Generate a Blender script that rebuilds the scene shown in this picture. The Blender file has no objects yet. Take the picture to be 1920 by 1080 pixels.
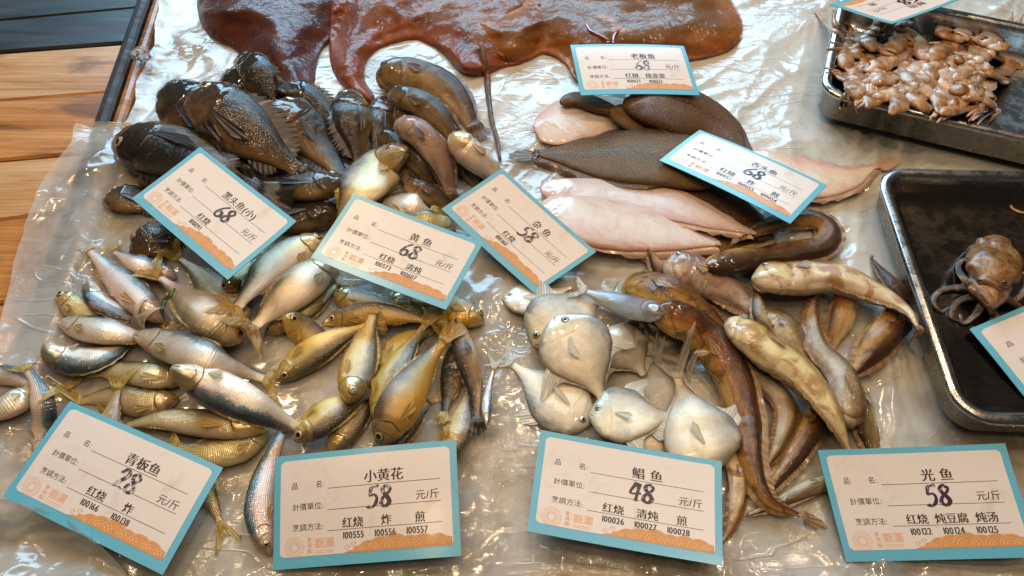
import bpy, bmesh, math, random
import numpy as np
from mathutils import Vector, noise as mnoise

random.seed(7); rng = np.random.default_rng(7)
sc = bpy.context.scene
COL = sc.collection

# ---------------------------------------------------------------- camera
CAM_H, PITCH, F = 0.64, math.radians(55), 1400.0
cd = bpy.data.cameras.new('camera'); cam = bpy.data.objects.new('camera', cd); COL.objects.link(cam)
cam.location = (0, 0, CAM_H); cam.rotation_euler = (math.pi/2 - PITCH, 0, 0)
cd.sensor_width = 36; cd.lens = 36*F/1920; cd.clip_start = 0.01; cd.clip_end = 50
sc.camera = cam

# ---------------------------------------------------------------- light
w = bpy.data.worlds.new('World'); sc.world = w; w.use_nodes = True
bg = w.node_tree.nodes['Background']; bg.inputs[0].default_value = (0.9, 0.8, 0.68, 1); bg.inputs[1].default_value = 0.05

def lamp(name, kind, loc, target, color, energy, size=0.1, size_y=None):
    ld = bpy.data.lights.new(name, kind); o = bpy.data.objects.new(name, ld); COL.objects.link(o)
    o.location = loc; ld.color = color; ld.energy = energy
    if kind == 'AREA':
        ld.size = size
        if size_y: ld.shape = 'RECTANGLE'; ld.size_y = size_y
        o.rotation_euler = (Vector(target)-Vector(loc)).to_track_quat('-Z', 'Y').to_euler()
    else:
        ld.shadow_soft_size = size
    return o
lamp('daylight_opening', 'AREA', (-0.2, 3.0, 1.6), (0, 0.6, 0), (0.42, 0.74, 1.0), 125, 3.0, 1.15)
for i, (x, y, z, e) in enumerate([(-0.75, 0.95, 1.25, 9), (-0.25, 0.90, 1.35, 9), (0.25, 0.92, 1.35, 9), (0.75, 0.95, 1.25, 9),
                                  (-0.50, 0.42, 1.40, 8), (0.02, 0.36, 1.45, 8), (0.52, 0.42, 1.40, 8), (-0.25, -0.05, 1.5, 6), (0.28, -0.05, 1.5, 6)]):
    lamp('warm_bulb', 'POINT', (x, y, z), None, (1.0, 0.72, 0.44), e*1.18, 0.03)

sc.view_settings.view_transform = 'Standard'; sc.view_settings.look = 'None'
sc.view_settings.gamma = 1; sc.view_settings.use_curve_mapping = False
sc.view_settings.exposure = 0.0
sc.render.engine = 'CYCLES'
try:
    sc.cycles.use_denoising = True
    sc.cycles.transparent_max_bounces = 12; sc.cycles.max_bounces = 6
    sc.cycles.caustics_reflective = False; sc.cycles.caustics_refractive = False
    sc.cycles.sample_clamp_indirect = 4
except Exception: pass

# ---------------------------------------------------------------- projection helpers
SP, CP = math.sin(PITCH), math.cos(PITCH)
def at(px, py, z=0.0):
    """point of the place at height z that the photograph shows at (px, py)"""
    px = np.asarray(px, float); py = np.asarray(py, float); z = np.asarray(z, float)
    x = (px-960)/F; y = (py-540)/F
    dx, dy, dz = x, -SP*y+CP, -CP*y-SP
    k = (z-CAM_H)/dz
    return np.stack([dx*k, dy*k, CAM_H+dz*k], -1)

# smooth value noise on numpy arrays
def _hash(ix, iy, s):
    h = (ix.astype(np.int64)*374761393 + iy.astype(np.int64)*668265263 + s*974634777) & 0x7fffffff
    h = ((h ^ (h >> 13))*1274126177) & 0x7fffffff
    return ((h ^ (h >> 16)) & 0xffff)/65535.0
def vnoise(x, y, s=0):
    ix = np.floor(x); iy = np.floor(y); fx = x-ix; fy = y-iy
    fx = fx*fx*fx*(fx*(fx*6-15)+10); fy = fy*fy*fy*(fy*(fy*6-15)+10)
    a = _hash(ix, iy, s); b = _hash(ix+1, iy, s); c = _hash(ix, iy+1, s); d = _hash(ix+1, iy+1, s)
    return ((a*(1-fx)+b*fx)*(1-fy)+(c*(1-fx)+d*fx)*fy)*2-1
def fbm(x, y, s=0, o=4):
    r = 0; a = 1; t = 0
    for i in range(o):
        r = r+a*vnoise(x*2**i+i*17.3, y*2**i-i*9.1, s+i); t += a; a *= .5
    return r/t
def sstep(a, b, x):
    t = np.clip((x-a)/(b-a), 0, 1); return t*t*(3-2*t)

# ---------------------------------------------------------------- object helpers
def mesh_obj(name, verts, faces, mats, parent=None, smooth=True, attrs=None, midx=None, origin=None):
    me = bpy.data.meshes.new(name)
    v = np.asarray(verts, float)
    if origin is not None: v = v-np.asarray(origin)
    me.from_pydata(v.tolist(), [], [tuple(int(i) for i in f) for f in faces])
    for m in (mats if isinstance(mats, (list, tuple)) else [mats]): me.materials.append(m)
    if midx is not None: me.polygons.foreach_set('material_index', np.asarray(midx, np.int32))
    if smooth: me.polygons.foreach_set('use_smooth', np.ones(len(me.polygons), bool))
    for k, a in (attrs or {}).items():
        at_ = me.attributes.new(k, 'FLOAT_VECTOR', 'POINT'); at_.data.foreach_set('vector', np.asarray(a, np.float32).ravel())
    me.update()
    o = bpy.data.objects.new(name, me); COL.objects.link(o)
    if parent is not None: o.parent = parent
    elif origin is not None: o.location = origin
    return o
def empty(name, loc):
    o = bpy.data.objects.new(name, None); o.empty_display_size = .02; COL.objects.link(o); o.location = loc; return o
def tag(o, label, cat, group=None):
    o['label'] = label; o['category'] = cat
    if group: o['group'] = group
def structure(o, kind='structure'): o['kind'] = kind; return o

def grid_faces(n, m, wrap=False, off=0):
    f = []
    for i in range(n-1):
        for j in range(m if wrap else m-1):
            j2 = (j+1) % m
            f.append((off+i*m+j, off+i*m+j2, off+(i+1)*m+j2, off+(i+1)*m+j))
    return f

# ---------------------------------------------------------------- material helper
class NT:
    def __init__(s, name):
        s.m = bpy.data.materials.new(name); s.m.use_nodes = True; s.t = s.m.node_tree; s.t.nodes.clear()
        s.out = s.t.nodes.new('ShaderNodeOutputMaterial')
    def n(s, ty, **kw):
        nd = s.t.nodes.new(ty)
        for k, v in kw.items():
            if k.startswith('i_'):
                key = k[2:]; key = int(key) if key.isdigit() else key.replace('_', ' ')
                s.set(nd.inputs[key], v)
            else: setattr(nd, k, v)
        return nd
    def set(s, inp, v):
        if isinstance(v, bpy.types.NodeSocket): s.t.links.new(v, inp)
        else:
            if inp.type == 'RGBA' and len(v) == 3: v = (*v, 1)
            inp.default_value = v
    def math(s, op, a, b=0.0, c=None):
        nd = s.n('ShaderNodeMath', operation=op); s.set(nd.inputs[0], a); s.set(nd.inputs[1], b)
        if c is not None: s.set(nd.inputs[2], c)
        return nd.outputs[0]
    def maprange(s, x, a, b, c=0.0, d=1.0, smooth=True):
        nd = s.n('ShaderNodeMapRange', interpolation_type='SMOOTHSTEP' if smooth else 'LINEAR')
        s.set(nd.inputs['Value'], x)
        for k, v in zip(('From Min', 'From Max', 'To Min', 'To Max'), (a, b, c, d)): s.set(nd.inputs[k], v)
        return nd.outputs[0]
    def mix(s, f, a, b, blend='MIX'):
        nd = s.n('ShaderNodeMix', data_type='RGBA', blend_type=blend)
        s.set(nd.inputs[0], f); s.set(nd.inputs[6], a); s.set(nd.inputs[7], b); return nd.outputs[2]
    def noise(s, vec, scale, detail=3, rough=.55, dist=0.0):
        nd = s.n('ShaderNodeTexNoise'); 
        if vec is not None: s.set(nd.inputs['Vector'], vec)
        nd.inputs['Scale'].default_value = scale; nd.inputs['Detail'].default_value = detail
        nd.inputs['Roughness'].default_value = rough; nd.inputs['Distortion'].default_value = dist
        return nd.outputs['Fac']
    def ramp(s, f, stops, interp='LINEAR'):
        nd = s.n('ShaderNodeValToRGB'); s.set(nd.inputs[0], f); cr = nd.color_ramp; cr.interpolation = interp
        while len(cr.elements) < len(stops): cr.elements.new(.5)
        for e, (p, c) in zip(cr.elements, stops): e.position = p; e.color = (*c, 1)
        return nd.outputs[0]
    def bump(s, h, strength, dist, normal=None):
        nd = s.n('ShaderNodeBump'); s.set(nd.inputs['Height'], h); s.set(nd.inputs['Strength'], strength)
        s.set(nd.inputs['Distance'], dist)
        if normal is not None: s.set(nd.inputs['Normal'], normal)
        return nd.outputs[0]
    def princ(s, **kw):
        nd = s.n('ShaderNodeBsdfPrincipled')
        for k, v in kw.items(): s.set(nd.inputs[k.replace('_', ' ')], v)
        return nd
    def done(s, sh):
        s.t.links.new(sh, s.out.inputs['Surface']); return s.m

def attr(N, name):
    return N.n('ShaderNodeAttribute', attribute_name=name).outputs['Vector']

def fish_mat(name, stops, scale=0.0035, scale_k=.35, metal=.3, rough=.3, speck=None, speck_amt=0.0, blotch=None, blotch_amt=0.0,
             blotch_size=.02, head=None, head_k=.6, gill=.22, wet=.35, coat=.8, spec_=.2, gill_k=1.0, lateral=0.0, vary=.12, sss=0.0, gape=False, shift=.4, nb_=.9, streak=0.0, fine_=.5):
    """skin with a back-to-belly colour run, scales, gill-cover ridge and a wet coat"""
    N = NT(name)
    fp = N.n('ShaderNodeSeparateXYZ', i_0=attr(N, 'fp')); t, v = fp.outputs[0], fp.outputs[1]
    fa = attr(N, 'fa')
    big = N.noise(fa, 45, 3); fine = N.noise(fa, 420, 3, .65)
    vv = N.math('ADD', v, N.math('MULTIPLY', N.math('SUBTRACT', big, .5), nb_))
    vv = N.math('ADD', vv, N.math('MULTIPLY', N.math('SUBTRACT', fine, .5), fine_))
    if streak:
        ms = N.n('ShaderNodeMapping'); N.set(ms.inputs['Vector'], fa); ms.inputs['Scale'].default_value = (14, 150, 1)
        vv = N.math('ADD', vv, N.math('MULTIPLY', N.math('SUBTRACT', N.noise(ms.outputs[0], 1.0, 4, .6, .5), .5), streak))
    rnd = N.n('ShaderNodeObjectInfo').outputs['Random']
    vv = N.math('ADD', vv, N.math('MULTIPLY', N.math('SUBTRACT', rnd, .5), shift))
    col = N.ramp(N.maprange(vv, -1, 1, 0, 1, False), stops)
    # scales
    fs = N.n('ShaderNodeSeparateXYZ', i_0=fa)
    wob = N.math('MULTIPLY', N.math('SUBTRACT', N.noise(fa, 130, 2), .5), 2.6)
    lx = N.math('ADD', N.math('MULTIPLY', fs.outputs[0], 6.283/(scale*.72)), wob); ly = N.math('ADD', N.math('MULTIPLY', fs.outputs[1], 6.283/(scale*.62)), wob)
    vd = N.math('ADD', N.math('MULTIPLY', N.math('MULTIPLY', N.math('SINE', N.math('MULTIPLY', N.math('ADD', lx, ly), .5)), N.math('SINE', N.math('MULTIPLY', N.math('SUBTRACT', lx, ly), .5))), .5), .5)
    gt = N.math('ADD', N.math('ADD', t, N.math('MULTIPLY', N.math('MULTIPLY', v, v), .06)), N.math('MULTIPLY', N.math('SUBTRACT', big, .5), .05))
    gv = N.math('SUBTRACT', 1.0, N.maprange(N.math('ABSOLUTE', N.math('ADD', v, .12)), .35, .85))
    body = N.maprange(gt, gill-.015, gill+.03)
    edge = N.maprange(vd, .45, .9)
    col = N.mix(N.math('MULTIPLY', N.math('MULTIPLY', edge, body), scale_k), col, (0.03, 0.025, 0.015))
    if head is not None:
        col = N.mix(N.math('MULTIPLY', N.math('SUBTRACT', 1.0, body), N.math('MULTIPLY', N.maprange(big, .3, .6), head_k)), col, head)
    if blotch is not None:
        bn = N.noise(fa, 1/blotch_size, 4, .6, .6)
        col = N.mix(N.math('MULTIPLY', N.maprange(bn, .47, .62), blotch_amt), col, blotch)
    if speck is not None:
        sn = N.noise(fa, 900, 2, .6)
        col = N.mix(N.math('MULTIPLY', N.maprange(sn, .52, .64), speck_amt), col, speck)
    if lateral:
        col = N.mix(N.math('MULTIPLY', N.math('SUBTRACT', 1.0, N.maprange(N.math('ABSOLUTE', N.math('SUBTRACT', v, .12)), .0, .035)), N.math('MULTIPLY', body, lateral)), col, (.03, .03, .02))
    # gill edge and mouth line
    ge = N.math('SUBTRACT', 1.0, N.maprange(N.math('ABSOLUTE', N.math('SUBTRACT', gt, gill)), .0, .012))
    ge2 = N.math('SUBTRACT', 1.0, N.maprange(N.math('ABSOLUTE', N.math('SUBTRACT', gt, gill*.68)), .0, .01))
    col = N.mix(N.math('MULTIPLY', N.math('MULTIPLY', ge, gv), .75*gill_k), col, (.06, .03, .015)); col = N.mix(N.math('MULTIPLY', N.math('MULTIPLY', ge2, gv), .22*gill_k), col, (.07, .035, .018))
    if gape: mo = N.math('SUBTRACT', 1.0, N.maprange(N.math('ABSOLUTE', N.math('SUBTRACT', t, N.math('ADD', N.math('ADD', .038, N.math('MULTIPLY', big, .02)), N.math('MULTIPLY', N.math('MULTIPLY', v, v), .05)))), .002, .009))
    else: mo = N.math('MULTIPLY', N.math('SUBTRACT', 1.0, N.maprange(N.math('ABSOLUTE', N.math('ADD', v, N.math('ADD', .2, N.math('MULTIPLY', t, 2.0)))), .02, .10)), N.math('SUBTRACT', 1.0, N.maprange(t, .05, .075)))
    col = N.mix(N.math('MULTIPLY', mo, 0.0 if gill_k < .2 else (.38 if gape else .8)), col, (.03, .014, .01))
    hs = N.n('ShaderNodeHueSaturation'); rnd = N.n('ShaderNodeObjectInfo').outputs['Random']
    N.set(hs.inputs['Color'], col); N.set(hs.inputs['Value'], N.maprange(rnd, 0, 1, 1-vary, 1+vary, False)); N.set(hs.inputs['Hue'], N.maprange(rnd, 0, 1, .49, .51, False))
    col = hs.outputs[0]
    if gill_k < .2: mo = N.math('MULTIPLY', t, 0.0)
    # relief
    hb = N.math('ADD', N.math('MULTIPLY', N.math('MULTIPLY', vd, body), -.5), N.math('MULTIPLY', N.math('SUBTRACT', 1.0, N.maprange(gt, gill-.006, gill+.008)), N.math('MULTIPLY', gv, 1.2*gill_k)))
    hb = N.math('ADD', hb, N.math('MULTIPLY', N.math('SUBTRACT', 1.0, N.maprange(gt, gill*.68-.006, gill*.68+.008)), N.math('MULTIPLY', gv, .6*gill_k)))
    hb = N.math('ADD', hb, N.math('MULTIPLY', mo, -.8))
    b1 = N.bump(hb, .6, min(.0011, scale*.35))
    b2 = N.bump(N.noise(fa, 110, 4, .6), wet*.55, .0028, b1)
    b3 = N.bump(N.noise(fa, 260, 1, .5), wet*.55, .0011, N.bump(N.noise(fa, 60, 2, .5), wet*.8, .004, b1))
    p = N.princ(Base_Color=col, Metallic=metal, Roughness=N.maprange(fine, .3, .7, rough*.85, rough*1.2), Normal=b2,
                Coat_Weight=coat, Coat_Roughness=.03, Coat_Normal=b3)
    p.inputs['Specular IOR Level'].default_value = spec_
    if sss:
        p.inputs['Subsurface Weight'].default_value = sss; p.inputs['Subsurface Radius'].default_value = (.004, .002, .001); p.inputs['Subsurface Scale'].default_value = 1
    return N.done(p.outputs[0])

def fin_mat(name, c1, c2, alpha=.72, n=16, coat=.4, bump=.35):
    N = NT(name)
    fp = N.n('ShaderNodeSeparateXYZ', i_0=attr(N, 'fp'))
    ray = N.math('SINE', N.math('MULTIPLY', fp.outputs[0], n*6.283))
    r01 = N.maprange(ray, -.6, .8)
    col = N.mix(r01, c1, c2)
    p = N.princ(Base_Color=col, Roughness=.35, Coat_Weight=coat, Coat_Roughness=.15, Normal=N.bump(ray, bump, .0004))
    tr = N.n('ShaderNodeBsdfTransparent')
    mx = N.n('ShaderNodeMixShader'); N.set(mx.inputs[0], N.math('SUBTRACT', alpha+.15, N.math('MULTIPLY', N.math('MULTIPLY', fp.outputs[1], .35), N.math('SUBTRACT', 1.0, r01))))
    N.t.links.new(tr.outputs[0], mx.inputs[1]); N.t.links.new(p.outputs[0], mx.inputs[2])
    return N.done(mx.outputs[0])

def plain(name, col, rough=.4, metal=0.0, coat=0.0, nscale=0, namt=0.0, bump=0.0, bscale=200, bdist=.001):
    N = NT(name); c = col
    tc = N.n('ShaderNodeTexCoord').outputs['Object']
    if namt: c = N.mix(N.math('MULTIPLY', N.noise(tc, nscale, 4), namt), col, tuple(x*.3 for x in col))
    kw = {}
    if bump: kw['Normal'] = N.bump(N.noise(tc, bscale, 4), bump, bdist)
    p = N.princ(Base_Color=c, Roughness=rough, Metallic=metal, Coat_Weight=coat, Coat_Roughness=.06, **kw)
    return N.done(p.outputs[0])

# ---------------------------------------------------------------- skins
M = {}
M['croaker'] = fish_mat('croaker_skin', [(.0, (.72, .40, .03)), (.3, (.68, .43, .08)), (.55, (.52, .37, .15)), (.72, (.20, .145, .07)), (1, (.028, .025, .022))],
                        .0021, .42, 0.28, 0.22, speck=(.55, .42, .18), speck_amt=.35, head=(.36, .26, .10), vary=.15, coat=1.0, wet=0.5, spec_=0.5)
M['silver'] = fish_mat('silver_skin', [(.0, (.80, .66, .50)), (.35, (.84, .77, .64)), (.60, (.66, .63, .54)), (.74, (.12, .165, .185)), (1, (.018, .035, .05))],
                       .0024, .30, 0.28, 0.2, head=(.42, .32, .12), vary=.1, coat=1.0, wet=0.5, spec_=0.5, blotch=(.62, .27, .19), blotch_amt=0.28, blotch_size=0.03)
M['golden'] = fish_mat('golden_skin', [(.0, (.78, .64, .38)), (.38, (.74, .60, .30)), (.62, (.56, .44, .17)), (.78, (.20, .155, .055)), (1, (.04, .035, .02))],
                       .0024, .45, 0.34, 0.2, head=(.45, .30, .07), head_k=.8, coat=1.0, wet=0.55, spec_=0.5, blotch=(.62, .27, .19), blotch_amt=0.28, blotch_size=0.03)
M['bream'] = fish_mat('pale_bream_skin', [(.0, (.86, .70, .58)), (.45, (.82, .68, .53)), (.68, (.68, .54, .32)), (.86, (.34, .28, .15)), (1, (.13, .12, .09))],
                      .0026, .22, 0.25, 0.22, head=(.5, .35, .12), head_k=.8, coat=1.0, wet=0.45, spec_=0.5, fine_=0.3, blotch=(.62, .27, .19), blotch_amt=0.28, blotch_size=0.03)
M['pinkish'] = fish_mat('pinkish_silver_skin', [(.0, (.84, .58, .48)), (.38, (.84, .66, .56)), (.6, (.62, .57, .50)), (.74, (.12, .19, .23)), (1, (.018, .045, .07))],
                        .0028, .2, 0.22, 0.2, head=(.5, .3, .2), coat=1.0, wet=0.45, spec_=0.5, blotch=(.62, .27, .19), blotch_amt=0.28, blotch_size=0.03)
M['pomfret'] = fish_mat('pomfret_skin', [(.0, (.26, .22, .17)), (.14, (.50, .43, .33)), (.35, (.70, .61, .47)), (.62, (.66, .57, .43)), (.86, (.42, .36, .29)), (1, (.15, .14, .12))],
                        0.0007, 0.0, 0.18, 0.34, speck=(.62, .57, .46), speck_amt=0.0, head=(.52, .47, .35), gill=.24, gill_k=.3, vary=.08, coat=0.6, wet=0.4, spec_=0.5, fine_=0.15, blotch=(.36, .31, .25), blotch_amt=0.45, blotch_size=0.022)
M['pomfret_blue'] = fish_mat('blue_pomfret_skin', [(.0, (.40, .42, .44)), (.4, (.45, .48, .50)), (.7, (.32, .36, .40)), (1, (.16, .19, .23))], .0014, .15, 0.5, 0.2, gill=.2, spec_=0.5)
M['rockfish'] = fish_mat('rockfish_skin', [(.0, (.15, .095, .04)), (.22, (.055, .035, .016)), (.42, (.016, .012, .008)), (.65, (.0045, .0045, .0048)), (1, (.002, .0025, .003))],
                         0.0024, .3, 0.0, 0.42, speck=(.20, .13, .035), speck_amt=0.3, blotch=(.008, .008, .009), blotch_amt=.6, head=(.02, .018, .018), gill=.3, wet=0.6, coat=1.0, spec_=0.06)
M['rockfish_brown'] = fish_mat('brown_rockfish_skin', [(.0, (.24, .15, .065)), (.28, (.11, .068, .03)), (.5, (.042, .027, .015)), (.75, (.014, .011, .0095)), (1, (.006, .006, .0065))],
                               0.0024, .3, 0.0, 0.42, speck=(.28, .18, .05), speck_amt=0.35, blotch=(.012, .01, .01), blotch_amt=.5, head=(.07, .035, .025), gill=.3, wet=0.6, coat=1.0, spec_=0.06)
M['goby'] = fish_mat('goby_skin', [(.0, (.46, .31, .15)), (.3, (.27, .17, .075)), (.52, (.14, .082, .037)), (.75, (.05, .031, .018)), (1, (.016, .012, .0095))],
                     .0022, .12, 0.0, 0.42, blotch=(.06, .035, .02), blotch_amt=.4, gill=.2, wet=.4, coat=.85, gape=True, nb_=.6, streak=1.0, spec_=0.1)
M['goby_pink'] = fish_mat('pink_goby_skin', [(.0, (.5, .37, .28)), (.4, (.40, .27, .20)), (.7, (.26, .15, .11)), (1, (.12, .07, .06))],
                          .0022, .08, 0.0, 0.42, blotch=(.16, .055, .04), blotch_amt=.5, gill=.22, wet=.4, coat=.85, gape=True, nb_=.6, streak=1.0)
M['eel'] = fish_mat('brown_goby_skin', [(.0, (.56, .36, .09)), (.25, (.36, .17, .04)), (.48, (.19, .078, .021)), (.72, (.085, .036, .013)), (1, (.03, .014, .008))],
                    .002, .03, 0.0, 0.42, blotch=(.045, .017, .009), blotch_amt=.7, blotch_size=.018, gill=.17, gill_k=.35, wet=.6, coat=1.0, gape=True, nb_=.6, streak=1.5, spec_=0.1)
M['eel_pale'] = fish_mat('pale_goby_skin', [(.0, (.76, .64, .46)), (.35, (.68, .53, .27)), (.58, (.46, .29, .075)), (.78, (.20, .10, .028)), (1, (.06, .03, .014))],
                         .002, .02, 0.0, 0.42, blotch=(.30, .115, .028), blotch_amt=.75, blotch_size=.022, gill=.17, gill_k=.35, wet=.6, coat=1.0, gape=True, nb_=.6, streak=1.5)
M['eel_grey'] = fish_mat('grey_goby_skin', [(.0, (.56, .47, .34)), (.38, (.42, .33, .19)), (.56, (.20, .125, .05)), (1, (.035, .021, .012))],
                         .002, .02, 0.0, 0.42, blotch=(.20, .12, .05), blotch_amt=.5, gill=.17, gill_k=.35, wet=.6, coat=1.0, gape=True, nb_=.6, streak=1.5)
M['sole'] = fish_mat('brown_sole_skin', [(.0, (.05, .020, .010)), (.3, (.115, .050, .019)), (.5, (.07, .031, .014)), (.7, (.115, .050, .019)), (1, (.04, .017, .010))],
                     .0022, .45, 0.0, 0.42, speck=(.36, .22, .075), speck_amt=0.75, blotch=(.04, .022, .016), blotch_amt=.4, gill=.14, gill_k=.15, wet=.3, coat=0.22, lateral=.5, spec_=0.08)
M['sole_pale'] = fish_mat('pale_sole_skin', [(.0, (.62, .36, .28)), (.2, (.66, .50, .40)), (.5, (.68, .54, .43)), (.8, (.64, .47, .37)), (1, (.55, .28, .2))],
                          .0022, .05, 0.0, 0.42, blotch=(.60, .36, .26), blotch_amt=.5, gill=.14, gill_k=.0, wet=.45, coat=1.0, sss=.15)
M['fin_yellow'] = fin_mat('yellow_fin', (.55, .36, .06), (.30, .2, .05))
M['fin_gold'] = fin_mat('gold_fin', (.5, .36, .14), (.25, .18, .07))
M['fin_dark'] = fin_mat('dark_fin', (.045, .032, .028), (.014, .012, .012), .88, 12, .08, .0)
M['fin_grey'] = fin_mat('grey_fin', (.62, .56, .46), (.44, .40, .33), .75, 22)
M['fin_brown'] = fin_mat('brown_fin', (.14, .08, .045), (.06, .035, .02), .95, 40)
M['fin_pale'] = fin_mat('pale_fin', (.6, .42, .33), (.45, .28, .22), .9, 40)
M['fin_eel'] = fin_mat('orange_fin', (.34, .19, .07), (.2, .10, .04), .8, 20)
M['pupil'] = plain('pupil', (.006, .006, .008), .12, 0, 1)
M['iris_gold'] = plain('iris_gold', (.55, .42, .18), .25, .4, 1)
M['iris_red'] = plain('iris_red', (.42, .09, .04), .3, .1, 1)
M['iris_silver'] = plain('iris_silver', (.5, .47, .38), .25, .4, 1)
M['iris_dark'] = plain('iris_dark', (.06, .04, .03), .25, .1, 1)
M['eye_rim'] = plain('eye_rim', (.10, .07, .04), .35, 0, .5)

# ---------------------------------------------------------------- height of the pile, so that every fish lies on what is below it
HX0, HX1, HY0, HY1, HR = -1.15, 1.35, 0.0, 1.75, 0.003
hmap = np.zeros((int((HY1-HY0)/HR), int((HX1-HX0)/HR)))
def hidx(x, y):
    return (np.clip(((np.asarray(y)-HY0)/HR).astype(int), 0, hmap.shape[0]-1), np.clip(((np.asarray(x)-HX0)/HR).astype(int), 0, hmap.shape[1]-1))
def hget(x, y): return hmap[hidx(x, y)]
def hput(v):
    iy, ix = hidx(v[:, 0]*0+v[:, 0], v[:, 1]) if False else hidx(v[:, 0], v[:, 1])
    for dy in (-1, 0, 1):
        for dx in (-1, 0, 1):
            np.maximum.at(hmap, (np.clip(iy+dy, 0, hmap.shape[0]-1), np.clip(ix+dx, 0, hmap.shape[1]-1)), v[:, 2])

def catmull(pts, n):
    p = np.asarray(pts, float)
    p = np.vstack([2*p[0]-p[1], p, 2*p[-1]-p[-2]])
    out = []
    k = len(p)-3
    d = 24
    for i in range(k):
        a, b, c, e = p[i:i+4]
        for u in np.linspace(0, 1, d, endpoint=(i == k-1)):
            out.append(.5*((2*b)+(-a+c)*u+(2*a-5*b+4*c-e)*u*u+(-a+3*b-3*c+e)*u**3))
    out = np.array(out)
    s = np.r_[0, np.cumsum(np.linalg.norm(np.diff(out, axis=0), axis=1))]
    q = np.linspace(0, s[-1], n)
    return np.stack([np.interp(q, s, out[:, j]) for j in range(out.shape[1])], 1)
def gauss(a, sig):
    r = int(3*sig)+1; k = np.exp(-.5*(np.arange(-r, r+1)/sig)**2); k /= k.sum()
    return np.convolve(np.pad(a, r, mode='edge'), k, 'valid')
PT = [0, .012, .035, .08, .15, .25, .35, .5, .65, .8, .92, 1]
def prof(vals, t):
    # monotone-ish smooth interpolation
    y = np.interp(t, PT, vals)
    n = len(t); yy = gauss(y, max(n*.012, .6)); yy[:3] = y[:3]; return yy

SPEC = {}
def spec(name, hd, hv, w, e=2.0, eye=(.1, .42, .085), iris='iris_gold', fin='fin_gold', tail='fork', both=False, dors=(.3, .85, .1), anal=(.62, .82, .08), pect=(.26, -.15, .17), tl=.24, lump=.024):
    SPEC[name] = dict(hd=hd, hv=hv, w=w, e=e, eye=eye, iris=iris, fin=fin, tail=tail, both=both, dors=dors, anal=anal, pect=pect, tl=tl, lump=lump)
spec('croaker', [.03, .09, .16, .26, .37, .46, .49, .46, .36, .22, .14, .13], [.03, .09, .15, .24, .36, .47, .51, .49, .38, .22, .13, .12], [.03, .09, .16, .24, .31, .34, .34, .30, .22, .13, .06, .04],
     iris='iris_gold', fin='fin_yellow', tail='round', tl=.2, eye=(.10, .30, .12), pect=(.26, -.35, .15))
spec('silver', [.03, .09, .16, .26, .36, .45, .49, .47, .39, .25, .15, .14], [.03, .09, .15, .24, .35, .46, .50, .48, .39, .25, .15, .14], [.03, .10, .18, .27, .34, .38, .39, .36, .28, .17, .08, .04],
     eye=(.085, .22, .12), iris='iris_gold', fin='fin_yellow', tail='fork', tl=.26, pect=(.25, -.5, .12))
spec('bream', [.04, .11, .19, .30, .42, .50, .52, .46, .33, .18, .10, .09], [.03, .08, .14, .24, .36, .46, .48, .44, .32, .18, .10, .09], [.03, .07, .12, .18, .22, .24, .24, .21, .15, .09, .045, .03],
     eye=(.11, .30, .10), iris='iris_red', fin='fin_yellow', tail='fork', tl=.24, pect=(.27, -.38, .15))
spec('pomfret', [.05, .11, .18, .28, .39, .48, .51, .46, .31, .14, .07, .06], [.04, .10, .17, .27, .38, .47, .49, .45, .31, .14, .07, .06], [.025, .04, .055, .072, .088, .095, .092, .08, .06, .035, .022, .018], e=2.3,
     eye=(.095, .22, .056), iris='iris_silver', fin='fin_grey', tail='deep', dors=(.38, .95, .26), anal=(.40, .95, .32), pect=(.27, -.05, .24), tl=.30, lump=.008)
spec('slim', [.05, .13, .21, .30, .39, .46, .50, .46, .38, .26, .15, .10], [.05, .12, .20, .29, .38, .46, .50, .47, .38, .26, .15, .10], [.05, .12, .20, .28, .34, .38, .38, .34, .26, .16, .08, .05],
     eye=(.07, .25, .08), iris='iris_silver', fin='fin_grey', tail='fork', dors=(.4, .9, .08), anal=(.5, .9, .08), pect=None, tl=.2)
spec('rockfish', [.08, .17, .25, .34, .43, .50, .50, .43, .31, .19, .13, .12], [.07, .15, .21, .29, .38, .46, .48, .42, .29, .18, .12, .12], [.07, .16, .23, .31, .37, .39, .37, .30, .21, .13, .07, .04], e=2.2,
     eye=(.13, .5, .095), iris='iris_gold', fin='fin_dark', tail='round', dors=(.26, .9, .30), anal=(.62, .85, .16), pect=(.30, -.18, .30), tl=.22, lump=.035)
spec('goby', [.10, .20, .29, .37, .42, .45, .45, .42, .35, .27, .19, .15], [.09, .18, .26, .34, .40, .44, .45, .42, .35, .26, .18, .14], [.10, .22, .32, .41, .45, .45, .42, .36, .28, .2, .12, .06],
     eye=(.085, .55, .09), iris='iris_dark', fin='fin_brown', tail='round', dors=(.3, .95, .14), anal=(.55, .93, .1), pect=(.24, -.1, .14), tl=.16, lump=.03)
spec('eel', [.14, .27, .38, .46, .49, .47, .45, .40, .31, .20, .10, .04], [.14, .26, .37, .44, .47, .46, .46, .41, .30, .19, .10, .04], [.12, .22, .28, .32, .36, .40, .40, .36, .28, .18, .08, .03],
     eye=(.075, .5, .075), iris='iris_silver', fin='fin_eel', tail='point', dors=(.22, .99, .20), anal=(.42, .99, .17), pect=(.2, -.15, .1), tl=.06, lump=.06)
spec('sole', [.10, .19, .28, .36, .43, .48, .50, .48, .39, .25, .11, .03], [.10, .18, .26, .34, .42, .47, .50, .48, .39, .25, .11, .03], [.03, .045, .055, .065, .075, .08, .08, .075, .06, .045, .03, .015], e=2.6,
     eye=(.07, .2, .025), iris='iris_dark', fin='fin_brown', tail='point', dors=(.1, 1, .1), anal=(.12, 1, .1), pect=None, tl=.05, lump=.012)

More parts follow.
